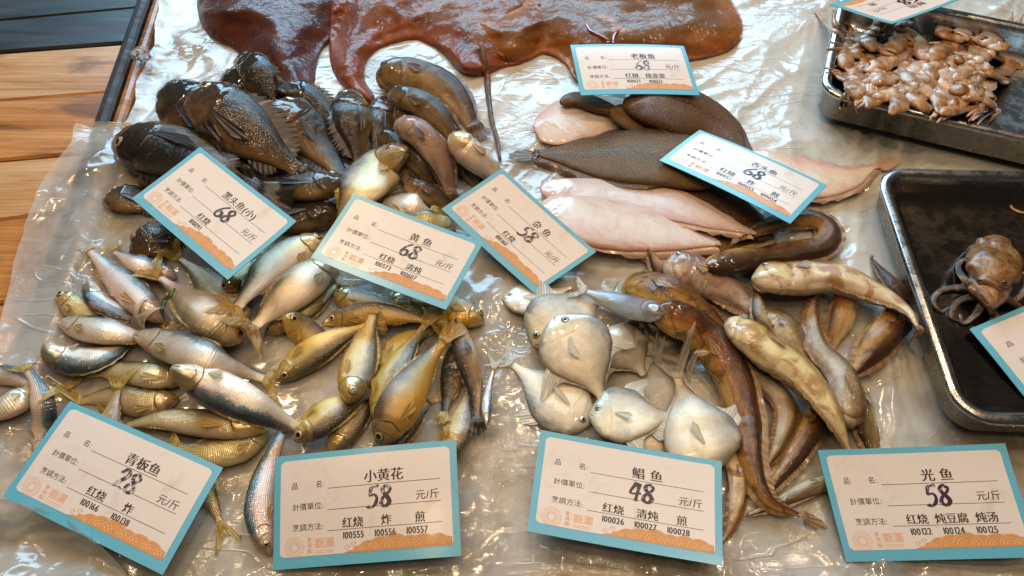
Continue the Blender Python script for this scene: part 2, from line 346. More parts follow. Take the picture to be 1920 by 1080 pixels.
NS, NR = 72, 34
FISHN = 0
def make_fish(sp, path, width, side, label, cat, group, mat=None, name=None, roll=0.0, tail=True, eye=True, fins=True, fin=None, lift=0.0, sink=.30, iris=None, taillen=None, tailspread=1.0, thick=1.0, pec=True, lump=None):
    """sp: species; path: snout..tail base as the photograph shows it; width: body depth there in pixels; side: L/R of the path the back is on"""
    global FISHN; FISHN += 1
    width = width*{'croaker': 1.0, 'silver': .97, 'bream': 1.0, 'rockfish': 1.0, 'goby': 1.12, 'pomfret': 1.05, 'eel': .91}.get(sp, 1.0)
    S = SPEC[sp]; seed = FISHN*3.7
    if sp == 'rockfish': thick *= .78; sink = .6
    if sp in ('silver', 'croaker'): thick *= .80
    if sp == 'eel': thick *= .85
    n = NS
    t = np.linspace(0, 1, n)**1.3; pf = catmull(path, 400)
    px = np.stack([np.interp(t, np.linspace(0, 1, 400), pf[:, j]) for j in (0, 1)], 1)
    hd, hv, wd = prof(S['hd'], t), prof(S['hv'], t), prof(S['w'], t)*thick
    # real depth of the body
    i0 = int(n*.48); d = px[i0+1]-px[i0-1]; d /= np.linalg.norm(d); nn = np.array([d[1], -d[0]])
    zc = hget(*at(*px[i0])[:2])+.012
    a = at(*(px[i0]+nn*width/2), zc); b = at(*(px[i0]-nn*width/2), zc)
    W = np.linalg.norm(a-b)
    hd, hv, wd = hd*W, hv*W, wd*W
    sg = 1.0 if side == 'L' else -1.0
    if not roll and sp != 'sole': roll = [12, -10, 6, -16, 18, 0, -6, 22, -4][FISHN % 9]*(.5 if sp == 'pomfret' else 1)
    r = math.radians(roll)
    up = np.sqrt((wd*math.cos(r))**2+(np.where(True, (hd+hv)/2, 0)*math.sin(r))**2)
    z = np.full(n, zc)
    for it in range(3):
        P = at(px[:, 0], px[:, 1], z)
        T = np.gradient(P, axis=0); T[:, 2] = 0; T /= np.linalg.norm(T, axis=1)[:, None]
        Dn = np.stack([-T[:, 1], T[:, 0], T[:, 0]*0], 1)
        supp = np.full(n, -1.0)
        for k in (-.5, -.25, 0, .25, .5):
            q = P+Dn*((hd+hv)/2*k)[:, None]
            supp = np.maximum(supp, hget(q[:, 0], q[:, 1]))
        sm = gauss(supp, n*.09)
        base = np.maximum(sm, supp-sink*up)
        z = gauss(base+up*.78+lift, n*(.09 if sp != 'sole' else .13))
        if sp == 'sole': z = z+.004
    P = at(px[:, 0], px[:, 1], z)
    T = np.gradient(P, axis=0); T /= np.linalg.norm(T, axis=1)[:, None]
    U = np.array([0, 0, 1.0])-T*T[:, 2:3]; U /= np.linalg.norm(U, axis=1)[:, None]
    D = np.cross(U, T)*sg
    D, U = D*math.cos(r)+U*math.sin(r), U*math.cos(r)-D*math.sin(r)
    L = np.r_[0, np.cumsum(np.linalg.norm(np.diff(P, axis=0), axis=1))]
    th = np.arange(NR)/NR*2*math.pi+.11; c, s_ = np.cos(th), np.sin(th); e = 2/S['e']
    cx = np.sign(c)*np.abs(c)**e; sy = np.sign(s_)*np.abs(s_)**e
    y = np.where(sy[None] > 0, hd[:, None]*sy[None], hv[:, None]*sy[None]); x = wd[:, None]*cx[None]
    V = P[:, None]+D[:, None]*y[..., None]+U[:, None]*x[..., None]
    V = V.reshape(-1, 3)
    lp = S['lump'] if lump is None else lump
    C = np.repeat(P, NR, 0); R = V-C
    nz = np.array([mnoise.noise(Vector(v*(.55/W)+seed)) + .6*mnoise.noise(Vector(v*(1.6/W)+seed*2)) for v in V])
    tt = np.repeat(t, NR); vv = np.tile(sy, n)*.999; up_ = np.tile(cx, n)
    gl_ = {'eel': .17, 'goby': .20, 'rockfish': .30, 'pomfret': .24, 'sole': 0}.get(sp, .22)
    k_ = 1+nz*lp*2.2
    if gl_:
        gt_ = tt+.06*vv*vv
        k_ = k_+(.02 if sp == 'pomfret' else .045)*sstep(gl_+.012, gl_-.012, gt_)*sstep(.02, .10, tt)-(.012 if sp == 'pomfret' else .03)*np.exp(-((gt_-gl_-.02)/.014)**2)
    if sp in ('eel', 'goby'):
        gm = .05+.05*vv*vv
        k_ = k_-.13*np.exp(-((tt-gm)/.011)**2)*sstep(-.2, .3, up_)
        wr = np.array([mnoise.noise(Vector((q[0]*(9 if sp == 'eel' else 5), q[1]*1.2, seed))) for q in np.stack([tt*4, vv], 1)])
        k_ = k_+wr*.035*sstep(.1, .25, tt)
        fo = np.array([mnoise.noise(Vector((a_*3.2, b_*1.9+seed, c_*1.9))) for a_, b_, c_ in zip(tt, vv, up_)])
        k_ = k_+(fo*.10-.05*np.abs(fo))*sstep(.06, .2, tt)
    elif sp != 'sole':
        k_ = k_-(.07 if sp == 'pomfret' else .16)*np.exp(-((vv+.18+tt*2.2)/.13)**2)*sstep(.11, .05, tt)*sstep(.0, .015, tt)
        k_ = k_+.03*np.exp(-((tt-.13)/.025)**2)*np.exp(-((vv+.2)/.35)**2)
    if sp == 'rockfish':
        bo = np.array([mnoise.noise(Vector((a_*11+seed, b_*3.2, c_*3.2))) for a_, b_, c_ in zip(tt, vv, up_)])
        k_ = k_+(np.abs(bo)*.16-.05)*sstep(.34, .2, tt)*sstep(.0, .05, tt)+bo*.03
    V = C+R*k_[:, None]
    arc = np.concatenate([(hd+hv)[i]*.5*np.arcsin(np.clip(s_, -1, 1)) for i in range(n)])
    arc = np.where(np.tile(c, n) > 0, arc, arc+.5)
    fp = np.stack([tt, vv, tt*0], 1); fa = np.stack([np.repeat(L, NR), arc, np.full(len(tt), seed)], 1)
    faces = grid_faces(n, NR, True)
    V = np.vstack([V, P[0]-T[0]*hd[0]*.5, P[-1]]); fp = np.vstack([fp, [0, 0, 0], [1, 0, 0]]); fa = np.vstack([fa, [0, 0, seed], [L[-1], 0, seed]])
    k0 = n*NR
    for j in range(NR):
        faces.append((k0, (j+1) % NR, j)); faces.append((k0+1, (n-1)*NR+j, (n-1)*NR+(j+1) % NR))
    org = P[n//2].copy(); org[2] = max(P[n//2][2]-up[n//2], 0)
    root = empty(name or 'fish', org); tag(root, label, cat, group)
    mat = mat or sp
    mesh_obj('body', V, faces, M[mat], root, attrs={'fp': fp, 'fa': fa}, origin=org)
    hput(V)
    fm = M[fin or S['fin']]
    def surf(tq, vq, out=0.0):
        f = np.clip(tq, 0, 1)**(1/1.3)*(n-1); i = np.minimum(f.astype(int), n-2); u = (f-i)
        def L2(A): return A[i]*(1-u)[..., None]+A[i+1]*u[..., None] if A.ndim == 2 else A[i]*(1-u)+A[i+1]*u
        p_, d_, u_, a_, b_, w_ = L2(P), L2(D), L2(U), L2(hd), L2(hv), L2(wd)
        yy = np.where(vq > 0, a_*vq, b_*vq); xx = w_*(1-np.abs(vq)**S['e'])**(1/S['e'])+out
        return p_+d_*yy[..., None]+u_*xx[..., None]*usg
    usg = 1.0
    def thin(vs, nn_, mm_, nm, attrs, mat_):
        o = mesh_obj(nm, vs, grid_faces(nn_, mm_), mat_, root, attrs={'fp': attrs, 'fa': vs}, origin=org)
        return o
    rr = np.random.default_rng(int(seed*100))
    # tail fin
    if tail:
        nr, nl = 17, 9
        bh = (hd[-1]+hv[-1])*.5
        TL = (taillen*np.linalg.norm(at(*px[-1], z[-1])-at(*(px[-1]+[1, 0]), z[-1]))) if taillen else L[-1]*S['tl']
        q = np.linspace(-1, 1, nr)
        if S['tail'] in ('fork', 'deep'):
            ln = TL*(.42+.58*np.abs(q)**1.5) if S['tail'] == 'fork' else TL*(.34+.66*np.abs(q)**1.25)
            spread = (.95 if S['tail'] == 'fork' else .8)*tailspread
        elif S['tail'] == 'round': ln = TL*(1-.15*np.abs(q)**2); spread = .62*tailspread
        else: ln = TL*(1-.6*np.abs(q)); spread = .6*tailspread
        ln = ln*(1+rr.normal(0, .035, nr))
        tx, dx_, ux = T[-1].copy(), D[-1], U[-1]
        tx[2] = min(tx[2], .0); tx /= np.linalg.norm(tx)
        Vt = []; Ft = []
        for i in range(nl):
            f = i/(nl-1)
            for j in range(nr):
                ang = q[j]*spread*.75
                p = P[-1]-T[-1]*.003+dx_*q[j]*bh*.9+(tx*math.cos(ang)+dx_*math.sin(ang))*ln[j]*f
                p = p+ux*(.0015*math.sin(j*1.9+seed)*f+.06*TL*math.sin(f*2+seed)*f)
                Vt.append(p); Ft.append((j/(nr-1)*.5, f, 0))
        Vt = np.array(Vt)
        low = hget(Vt[:, 0], Vt[:, 1]); 
        ff = np.array(Ft)[:, 1]
        Vt[:, 2] = np.where(ff > .05, np.maximum(Vt[:, 2]-.35*(Vt[:, 2]-low)*ff, low+.0012), Vt[:, 2])
        thin(Vt, nl, nr, 'tail_fin', np.array(Ft), fm); hput(Vt)
    def strip(nm, rng_, top, m_):
        t0, t1, hh = rng_; k = 30
        q = np.linspace(t0, t1, k); u = np.linspace(0, 1, k)
        if sp == 'pomfret': shape = np.exp(-((u-.14)/.13)**2)*1.0+.22*(1-u)
        elif sp == 'sole': shape = np.minimum(1, np.minimum(u*6, 1.0))*(.85+.15*np.sin(u*3))
        elif sp == 'rockfish' and top: shape = (np.sin(np.pi*np.clip(u*1.02, 0, 1))**.5)*(.55+.45*np.abs(np.cos(np.arange(k)*math.pi/2)))
        else: shape = (np.sin(np.pi*np.clip(u*1.03, 0, 1))**.55)*(.8+.2*np.abs(np.sin(u*k*.9)))
        hgt = shape*hh*W; rows = 4; Vs = []; Fs = []
        sgn = 1 if top else -1; hb = hd if top else hv
        pi = np.clip(q**(1/1.3)*(n-1), 0, n-1.001); i = pi.astype(int); fr = (pi-i)[:, None]
        pp = P[i]*(1-fr)+P[i+1]*fr; dd = D[i]; tt_ = T[i]; uu = U[i]; h0 = hb[i]*(1-fr[:, 0])+hb[i+1]*fr[:, 0]
        for a_ in range(rows):
            f = a_/(rows-1)
            for j in range(k):
                p = pp[j]+dd[j]*sgn*(h0[j]*.93+hgt[j]*f*.86)+tt_[j]*hgt[j]*f*.75+uu[j]*(math.sin(j*1.3)*.0006*f)
                p[2] -= .12*hgt[j]*f
                Vs.append(p); Fs.append((q[j]*1.6, f, 0))
        Vs = np.array(Vs); low = hget(Vs[:, 0], Vs[:, 1])
        if sp == 'sole': Vs[:, 2] = np.minimum(Vs[:, 2], np.maximum(Vs[:, 2]-.004, low+.001))
        thin(Vs, rows, k, nm, np.array(Fs), m_)
    if fins:
        if S['dors']: strip('dorsal_fin', S['dors'], True, fm)
        if S['anal']: strip('anal_fin', S['anal'], False, fm)
        if S['pect'] and pec:
            t0, v0, ln = S['pect']; nr, nl = 9, 8
            q = np.linspace(-1, 1, nr); Vp = []; Fp = []
            for i in range(nl):
                f = i/(nl-1)
                for j in range(nr):
                    tq = t0+ln*f*(1-.25*q[j]**2)*math.cos(q[j]*.5); vq = np.clip(v0-.12*f+q[j]*((.03+.08*f) if sp == 'pomfret' else (.05+.19*f)), -.95, .95)
                    p = surf(np.array(tq), np.array(vq), .0008+.0035*f+.0008*math.sin(j*2.0)*f)
                    Vp.append(p); Fp.append((j/(nr-1)*.4, f*.6, 0))
            thin(np.array(Vp), nl, nr, 'pectoral_fin', np.array(Fp), fm)
    if eye:
        te, ve, re = S['eye']; re = re*W
        sides = (1.0, -1.0) if abs(roll) > 25 or S['both'] else (1.0,)
        for usg in sides:
            c0 = surf(np.array(te), np.array(ve)); 
            g1 = surf(np.array(te+.02), np.array(ve))-c0; g2 = surf(np.array(te), np.array(ve+.08))-c0
            nrm = np.cross(g1, g2); nrm /= np.linalg.norm(nrm)
            i_ = int(te**(1/1.3)*(n-1))
            if nrm@(c0-P[i_]) < 0: nrm = -nrm
            e1 = g1/np.linalg.norm(g1); e2 = np.cross(nrm, e1)
            rings = [(1.15, -.28), (1.0, .04), (.88, .16), (.55, .30), (.5, .32), (.25, .36)]
            Ve = []; Fe = []; mi = []
            for (ra, h) in rings:
                for j in range(16):
                    an = j/16*2*math.pi; Ve.append(c0+(e1*math.cos(an)+e2*math.sin(an))*ra*re+nrm*h*re)
            for a_ in range(len(rings)-1):
                for j in range(16):
                    Fe.append((a_*16+j, a_*16+(j+1) % 16, (a_+1)*16+(j+1) % 16, (a_+1)*16+j)); mi.append(0 if a_ < 2 else (1 if a_ < 3 else 2))
            Fe.append(tuple(range(len(rings)*16-16, len(rings)*16))); mi.append(2)
            mesh_obj('eye', np.array(Ve), Fe, [M['eye_rim'], M[iris or S['iris']], M['pupil']], root, midx=mi, origin=org)
        usg = 1.0
    return root

# ================================================================ the stall: wood, rim, ice bed, plastic sheet
def wood_mat(name, c1, c2, c3, rough=.35, coat=.3, dirx=1.0):
    N = NT(name)
    tc = N.n('ShaderNodeTexCoord').outputs['Object']
    mp = N.n('ShaderNodeMapping'); N.set(mp.inputs['Vector'], tc); mp.inputs['Scale'].default_value = (3, 46, 20)
    g = N.noise(mp.outputs[0], 1.0, 6, .62, 1.4)
    mp2 = N.n('ShaderNodeMapping'); N.set(mp2.inputs['Vector'], tc); mp2.inputs['Scale'].default_value = (5, 240, 60)
    f = N.noise(mp2.outputs[0], 1.0, 4, .6)
    mp3 = N.n('ShaderNodeMapping'); N.set(mp3.inputs['Vector'], tc); mp3.inputs['Scale'].default_value = (4, 14, 10)
    st = N.noise(mp3.outputs[0], 1.0, 4, .6, .8)
    c = N.ramp(g, [(.28, c1), (.5, c2), (.72, c3)])
    c = N.mix(N.math('MULTIPLY', N.maprange(f, .35, .7), .35), c, tuple(x*.45 for x in c1))
    c = N.mix(N.math('MULTIPLY', N.maprange(st, .47, .62), .75), c, tuple(x*.32*k for x, k in zip(c1, (1.1, .9, .9))))
    p = N.princ(Base_Color=c, Roughness=N.maprange(g, .3, .7, rough*.8, rough*1.3), Coat_Weight=coat, Coat_Roughness=.25, Normal=N.bump(f, .35, .001))
    return N.done(p.outputs[0])
M['wood'] = wood_mat('orange_wood', (.30, .095, .018), (.54, .22, .05), (.64, .33, .11))
M['wood_b'] = wood_mat('pale_wood', (.34, .15, .055), (.56, .29, .11), (.66, .41, .21))
M['wood_dark'] = wood_mat('black_stained_wood', (.010, .011, .013), (.022, .024, .028), (.045, .045, .046), .45, .12)
M['rim_dark'] = wood_mat('wet_dark_wood', (.010, .006, .0045), (.024, .013, .008), (.06, .03, .015), .55, .0)
M['rim_orange'] = wood_mat('wet_orange_wood', (.20, .07, .018), (.36, .14, .035), (.50, .22, .06), .35, .25)

RA, RB = at(268, 0, 0.0)[:2], at(30, 690, 0.0)[:2]           # the rim runs along this line
def rim_x(y): return RA[0]+(RB[0]-RA[0])*(y-RA[1])/(RB[1]-RA[1])

bounds = [[(0, -75), (250, -95)], [(0, 38), (240, 16)], [(0, 98), (245, 80)], [(0, 188), (205, 172)], [(0, 301), (140, 289)], [(0, 413), (60, 405)], [(0, 569), (40, 562)]]
WZ = -0.004
lines = []
for (a, b) in bounds:
    p, q = at(*a, WZ)[:2], at(*b, WZ)[:2]; s = (q[1]-p[1])/(q[0]-p[0]); lines.append((p, s))
l0 = lines[-1]
for k in range(1, 4): lines.append((np.array([l0[0][0], l0[0][1]-.085*k]), l0[1]))
Vw, Fw, Mw = [], [], []
for i in range(len(lines)-1):
    (pa, sa), (pb, sb) = lines[i], lines[i+1]
    g = .0018
    ym = (pa[1]+pb[1])/2
    for x in np.linspace(-1.3, rim_x(ym)-.0065, 24):
        xe_ = x
        ya = pa[1]+sa*(x-pa[0])-g; yb = pb[1]+sb*(x-pb[0])+g
        prof_ = [(ya, WZ-.03), (ya, WZ-.003), (ya-.0025, WZ), ((ya*2+yb)/3, WZ+.0003), ((ya+2*yb)/3, WZ), (yb+.0025, WZ), (yb, WZ-.003), (yb, WZ-.03)]
        dz = [.0, .001, -.0008, .0006, 0, .0012, 0, 0, 0, 0][i % 10]
        for (yy, zz) in prof_: Vw.append((-1.3+(x+1.3)/(rim_x(ym)+1.2935)*(rim_x(yy)+1.292), yy, zz+dz))
    o_ = i*24*8
    for f in grid_faces(24, 8, False, o_): Fw.append(f); Mw.append([2, 2, 1, 0, 1, 0, 0, 1, 0][i])
tb = empty('plank_table', (-.8, .5, WZ)); tag(tb, 'table of orange and dark wooden planks beside the fish stall, seen at upper left', 'table')
mesh_obj('tabletop', np.array(Vw), Fw, [M['wood'], M['wood_b'], M['wood_dark']], tb, smooth=False, midx=Mw, origin=(-.8, .5, WZ))

# rim of the stall: a dark wet board with an orange inner face
rim = empty('stall_rim', (RB[0], RB[1], 0)); tag(rim, 'dark wet wooden edge board between the plank table and the ice', 'edge board')
dv = np.r_[RB-RA, 0]; dv /= np.linalg.norm(dv); nv = np.array([-dv[1], dv[0], 0])
if nv[0] < 0: nv = -nv
def board(nm, o0, o1, z0, z1, mat):
    Vb, n = [], 70
    for i in range(n):
        p = np.r_[RA, 0]-dv*.35+dv*1.35*i/(n-1)
        w1 = .0012*vnoise(np.array(i*.9), np.array(3.1+o0*90)); 
        for (o, z) in ((o0, z0), (o0, z1-.003), (o0+.003, z1), ((o0+o1)/2, z1+.001), (o1-.003, z1), (o1, z1-.003), (o1, z0)):
            Vb.append(p+nv*(o+w1)+np.array([0, 0, z+w1]))
    return mesh_obj(nm, np.array(Vb), grid_faces(n, 7), mat, rim, smooth=False, origin=(RB[0], RB[1], 0))
board('outer_board', -.006, .0125, -.05, .006, M['rim_dark'])
board('inner_board', .014, .0295, -.05, .002, M['rim_orange'])

# ice bed (lumpy crushed ice under the sheet)
nx, ny = 330, 300
yy = np.linspace(.0, 1.75, ny); uu = np.linspace(0, 1, nx)
Yg, Ug = np.meshgrid(yy, uu, indexing='ij')
Xl = rim_x(Yg)+.032; Xg = Xl+(1.3-Xl)*Ug
Zi = -.016+.007*fbm(Xg*9, Yg*9, 5)+.0045*fbm(Xg*55, Yg*55, 9, 3)+.004*np.abs(fbm(Xg*30, Yg*30, 15, 3))
N = NT('crushed_ice')
tc = N.n('ShaderNodeTexCoord').outputs['Object']
big = N.noise(tc, 3.2, 3); md = N.noise(tc, 14, 4, .6)
vo = N.n('ShaderNodeTexVoronoi', i_Vector=tc, i_Scale=85.0); vo2 = N.n('ShaderNodeTexVoronoi', i_Vector=tc, i_Scale=240.0)
col = N.ramp(N.math('ADD', N.math('MULTIPLY', big, .6), N.math('MULTIPLY', md, .4)), [(.30, (.30, .19, .085)), (.44, (.48, .36, .21)), (.56, (.70, .60, .45)), (.68, (.86, .82, .73))])
col = N.mix(N.maprange(vo.outputs['Distance'], .2, .7, 0, .35), col, (.28, .2, .13))
hh = N.math('ADD', N.math('MULTIPLY', vo.outputs['Distance'], 1.0), N.math('MULTIPLY', vo2.outputs['Distance'], .4))
p = N.princ(Base_Color=col, Roughness=.22, Normal=N.bump(hh, .5, .003), Coat_Weight=.5, Coat_Roughness=.08)
M['ice'] = N.done(p.outputs[0])
structure(mesh_obj('ice_bed', np.stack([Xg, Yg, Zi], -1).reshape(-1, 3), grid_faces(ny, nx), M['ice']))

# plastic sheet
edge_px = [(322, -90), (308, -20), (292, 52), (290, 92), (262, 150), (250, 205), (236, 236), (150, 240), (138, 272), (104, 312), (88, 345), (62, 400), (40, 470), (22, 540), (8, 610), (-14, 700), (-60, 800), (-150, 1000), (-260, 1250)]
E2 = at([a for a, b in edge_px], [b for a, b in edge_px], .004)
nx, ny = 620, 520
yy = np.linspace(.03, 1.55, ny)
ex = np.interp(yy, E2[::-1, 1], E2[::-1, 0]); ex = ex+.004*fbm(yy*25, yy*0, 3)
uu = np.linspace(0, 1, nx)
Yg, Ug = np.meshgrid(yy, uu, indexing='ij'); Xg = ex[:, None]+(1.28-ex[:, None])*Ug
TRAYS = []
def tray_dims(TL, BL, Wd, zr):
    a, b = at(*TL, zr), at(*BL, zr); d = (b-a); Ln = np.linalg.norm(d[:2]); d /= Ln
    r_ = np.array([-d[1], d[0], 0]); r_ = r_ if r_[0] > 0 else -r_
    return a, d, r_, Ln, Wd
TRAYS.append(tray_dims((1638, 312), (1800, 792), .42, .042))      # dark tray with the octopus
TRAYS.append(tray_dims((1577, -26), (1536, 172), .30, .050))      # tray of squid
def ridged(x, y, s, o=3, p=3.0):
    r = 0; a = 1; t = 0
    for i in range(o):
        r = r+a*(1-np.abs(vnoise(x*2**i+i*7, y*2**i, s+i)))**p; t += a; a *= .5
    return r/t
wx = Xg+.03*fbm(Xg*7, Yg*7, 21); wy = Yg+.03*fbm(Xg*7, Yg*7, 22)
def rot(x, y, a): return x*math.cos(a)+y*math.sin(a), -x*math.sin(a)+y*math.cos(a)
Zf = .006*fbm(Xg*5, Yg*5, 31, 3)
amp = .45+.55*sstep(-.25, .35, fbm(Xg*4.5, Yg*4.5, 77, 2))
for ang, sx, sy, hgt, s in ((.75, 2, 7, .0085, 41), (1.15, 2.5, 12, .0060, 44), (.35, 2.5, 11, .0045, 47), (2.3, 3, 12, .0036, 50), (.85, 5, 34, .0020, 53), (1.7, 6, 36, .0013, 56)):
    a, b = rot(wx, wy, ang); Zf = Zf+hgt*(ridged(a*sx, b*sy, s, 2, 4.0)-.28)*amp
Zf = Zf+.0005*fbm(Xg*55, Yg*55, 60, 2)
xr = rim_x(Yg)
over = sstep(.05, .01, Xg-xr)                                     # sheet climbs over the rim and falls loose on the planks
fl = Zf*1.6+.012
Zf = Zf*(1-over)+fl*over
Zf = np.where(Xg < xr+.030, np.maximum(Zf, .0085), Zf); Zf = np.where(Xg < xr-.02, np.maximum(Zf, .0025), Zf)
edge_curl = np.exp(-((Xg-ex[:, None])/.012)**2)*.006*(.6+fbm(Yg*18, Yg*0, 8, 2)); Zf = Zf+edge_curl
for (a, d, r_, Ln, Wd) in TRAYS:
    u = (Xg-a[0])*d[0]+(Yg-a[1])*d[1]; v = (Xg-a[0])*r_[0]+(Yg-a[1])*r_[1]
    ins = sstep(-.03, .01, u)*sstep(Ln+.03, Ln-.01, u)*sstep(-.03, .01, v)
    Zf = Zf*(1-ins)+(-.004)*ins
N = NT('clear_plastic')
tc = N.n('ShaderNodeTexCoord').outputs['Object']
n1 = N.noise(tc, 42, 4, .55, .6); n2 = N.noise(tc, 230, 3, .6); n3 = N.noise(tc, 9, 3)
mp = N.n('ShaderNodeMapping'); N.set(mp.inputs['Vector'], tc); mp.inputs['Rotation'].default_value = (0, 0, -.85); mp.inputs['Scale'].default_value = (18, 130, 40)
n4 = N.noise(mp.outputs[0], 1.0, 4, .6, .5)
pt = N.maprange(N.noise(tc, 7, 3), .46, .62); mc = N.n('ShaderNodeMapping'); N.set(mc.inputs['Vector'], tc); mc.inputs['Rotation'].default_value = (0, 0, .7); mc.inputs['Scale'].default_value = (7, 20, 10)
cr1 = N.maprange(N.math('ABSOLUTE', N.math('SUBTRACT', N.noise(mc.outputs[0], 1.0, 2, .5, 1.2), .5)), 0, .035, 1, 0)
cr2 = N.maprange(N.math('ABSOLUTE', N.math('SUBTRACT', N.noise(tc, 11, 2, .5, .8), .5)), 0, .022, 1, 0)
pt2 = N.maprange(N.noise(tc, 5, 2), .44, .60); nb = N.bump(N.math('MULTIPLY', n2, pt), .75, .0013, N.bump(N.math('ADD', N.math('MULTIPLY', n4, .6), N.math('ADD', N.math('MULTIPLY', cr1, pt2), N.math('MULTIPLY', cr2, N.math('MULTIPLY', pt2, .4)))), .34, .0018))
df = N.n('ShaderNodeBsdfDiffuse'); N.set(df.inputs['Color'], (.90, .88, .82)); N.set(df.inputs['Normal'], nb)
tl = N.n('ShaderNodeBsdfTranslucent'); N.set(tl.inputs['Color'], (.7, .66, .6))
wh = N.n('ShaderNodeMixShader', i_0=.4); N.t.links.new(df.outputs[0], wh.inputs[1]); N.t.links.new(tl.outputs[0], wh.inputs[2])
tr = N.n('ShaderNodeBsdfTransparent', i_Color=(.97, .96, .93))
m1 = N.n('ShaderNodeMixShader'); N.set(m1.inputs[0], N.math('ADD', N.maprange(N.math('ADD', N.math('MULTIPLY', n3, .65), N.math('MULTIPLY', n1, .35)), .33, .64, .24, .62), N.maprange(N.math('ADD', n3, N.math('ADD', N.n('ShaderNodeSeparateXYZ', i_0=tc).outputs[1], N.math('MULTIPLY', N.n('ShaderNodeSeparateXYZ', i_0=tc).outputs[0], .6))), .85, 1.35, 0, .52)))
N.t.links.new(tr.outputs[0], m1.inputs[1]); N.t.links.new(wh.outputs[0], m1.inputs[2])
gl = N.n('ShaderNodeBsdfGlossy'); N.set(gl.inputs['Color'], (1, 1, 1)); N.set(gl.inputs['Roughness'], N.maprange(n3, .4, .6, .05, .16)); N.set(gl.inputs['Normal'], nb)
fr = N.n('ShaderNodeFresnel', i_IOR=1.5); N.set(fr.inputs['Normal'], nb)
m2 = N.n('ShaderNodeMixShader'); N.set(m2.inputs[0], N.math('MINIMUM', N.math('MULTIPLY', fr.outputs[0], 1.15), 1.0))
N.t.links.new(m1.outputs[0], m2.inputs[1]); N.t.links.new(gl.outputs[0], m2.inputs[2])
M['film'] = N.done(m2.outputs[0])
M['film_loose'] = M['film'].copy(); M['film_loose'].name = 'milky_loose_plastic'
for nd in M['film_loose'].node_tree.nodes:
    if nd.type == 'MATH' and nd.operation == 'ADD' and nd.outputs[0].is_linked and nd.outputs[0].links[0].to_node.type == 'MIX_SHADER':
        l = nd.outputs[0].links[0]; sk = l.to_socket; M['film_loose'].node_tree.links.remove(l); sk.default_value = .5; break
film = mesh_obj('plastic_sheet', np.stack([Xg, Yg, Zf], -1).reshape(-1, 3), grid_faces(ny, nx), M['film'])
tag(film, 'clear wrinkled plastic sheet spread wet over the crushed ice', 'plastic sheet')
iy, ix = hidx(Xg, Yg); hmap[:] = -.002; np.maximum.at(hmap, (iy.ravel(), ix.ravel()), Zf.ravel())
# cells the grid missed take their neighbours' height
for _ in range(2):
    q = np.maximum.reduce([np.roll(hmap, s, a) for s in (-1, 1) for a in (0, 1)]); hmap = np.where(hmap <= -.0019, q, hmap)
FILM_H = hmap.copy()

# ---------------------------------------------------------------- steel trays
def steel(name, base, rough):
    N = NT(name); tc = N.n('ShaderNodeTexCoord').outputs['Object']
    mp = N.n('ShaderNodeMapping'); N.set(mp.inputs['Vector'], tc); mp.inputs['Scale'].default_value = (30, 500, 60)
    br = N.noise(mp.outputs[0], 1.0, 3); sp = N.noise(tc, 55, 5, .65); dp = N.noise(tc, 300, 2)
    c = N.mix(N.maprange(sp, .5, .72), base, tuple(x*.55 for x in base))
    p = N.princ(Base_Color=c, Metallic=1.0, Roughness=N.math('ADD', N.maprange(sp, .35, .7, rough*.7, rough*1.5), N.math('MULTIPLY', br, .08)), Normal=N.bump(dp, .12, .0006, N.bump(br, .08, .0004)))
    return N.done(p.outputs[0])
M['steel'] = steel('brushed_steel', (.50, .48, .46), .22)
M['steel_dark_reflection'] = steel('dark_reflection_steel', (.20, .17, .145), .16)  # dark ceiling reflection in the pan is put into its base colour
def rrect(a, d, r_, Ln, Wd, inset, z, R, k=10):
    R = max(R-inset, .004); pts = []
    x0, x1, y0, y1 = inset, Ln-inset, inset, Wd-inset
    for (cx_, cy_, a0) in ((x1-R, y1-R, 0), (x0+R, y1-R, 90), (x0+R, y0+R, 180), (x1-R, y0+R, 270)):
        for i in range(k+1):
            an = math.radians(a0+90*i/k); p = a+d*(cx_+R*math.cos(an))+r_*(cy_+R*math.sin(an)); pts.append((p[0], p[1], z))
    return pts
def make_tray(dims, zr, floor, label, R, inner):
    a, d, r_, Ln, Wd = dims
    prof_ = [(.016, .004), (.0075, .010), (.0055, zr-.009), (.001, zr-.007), (-.0005, zr-.003), (.002, zr), (.0095, zr+.0004), (.0120, zr-.003), (.0135, zr-.012), (.0175, floor+.012), (.022, floor+.004), (.032, floor)]
    root = empty('steel_tray', a+d*Ln/2+r_*Wd/2-np.array([0, 0, a[2]])); tag(root, label, 'tray')
    org = np.array(root.location)
    rings = [rrect(a, d, r_, Ln, Wd, i, z, R) for i, z in prof_]; m = len(rings[0])
    V1 = np.array(sum(rings[:9], [])); mesh_obj('rim', V1, grid_faces(9, m, True), M['steel'], root, origin=org)
    V2 = np.array(sum(rings[8:], [])); nn_ = len(rings)-8
    F2 = grid_faces(nn_, m, True); F2.append(tuple(range((nn_-1)*m, nn_*m)))
    mesh_obj('pan', V2, F2, M[inner], root, origin=org)
    # height of the pan for what lies in it
    X, Y = np.meshgrid(HX0+(np.arange(hmap.shape[1])+.5)*HR, HY0+(np.arange(hmap.shape[0])+.5)*HR)
    u = (X-a[0])*d[0]+(Y-a[1])*d[1]; v = (X-a[0])*r_[0]+(Y-a[1])*r_[1]
    ins = (u > .02) & (u < Ln-.02) & (v > .02) & (v < Wd-.02); on = (u > 0) & (u < Ln) & (v > 0) & (v < Wd)
    hmap[on & ~ins] = zr; hmap[ins] = floor
    return root
make_tray(TRAYS[0], .042, .010, 'steel tray holding the small octopus, its pan coloured with dark reflections', .035, 'steel_dark_reflection')
make_tray(TRAYS[1], .050, .008, 'steel tray heaped with small squid at the upper right corner', .030, 'steel')

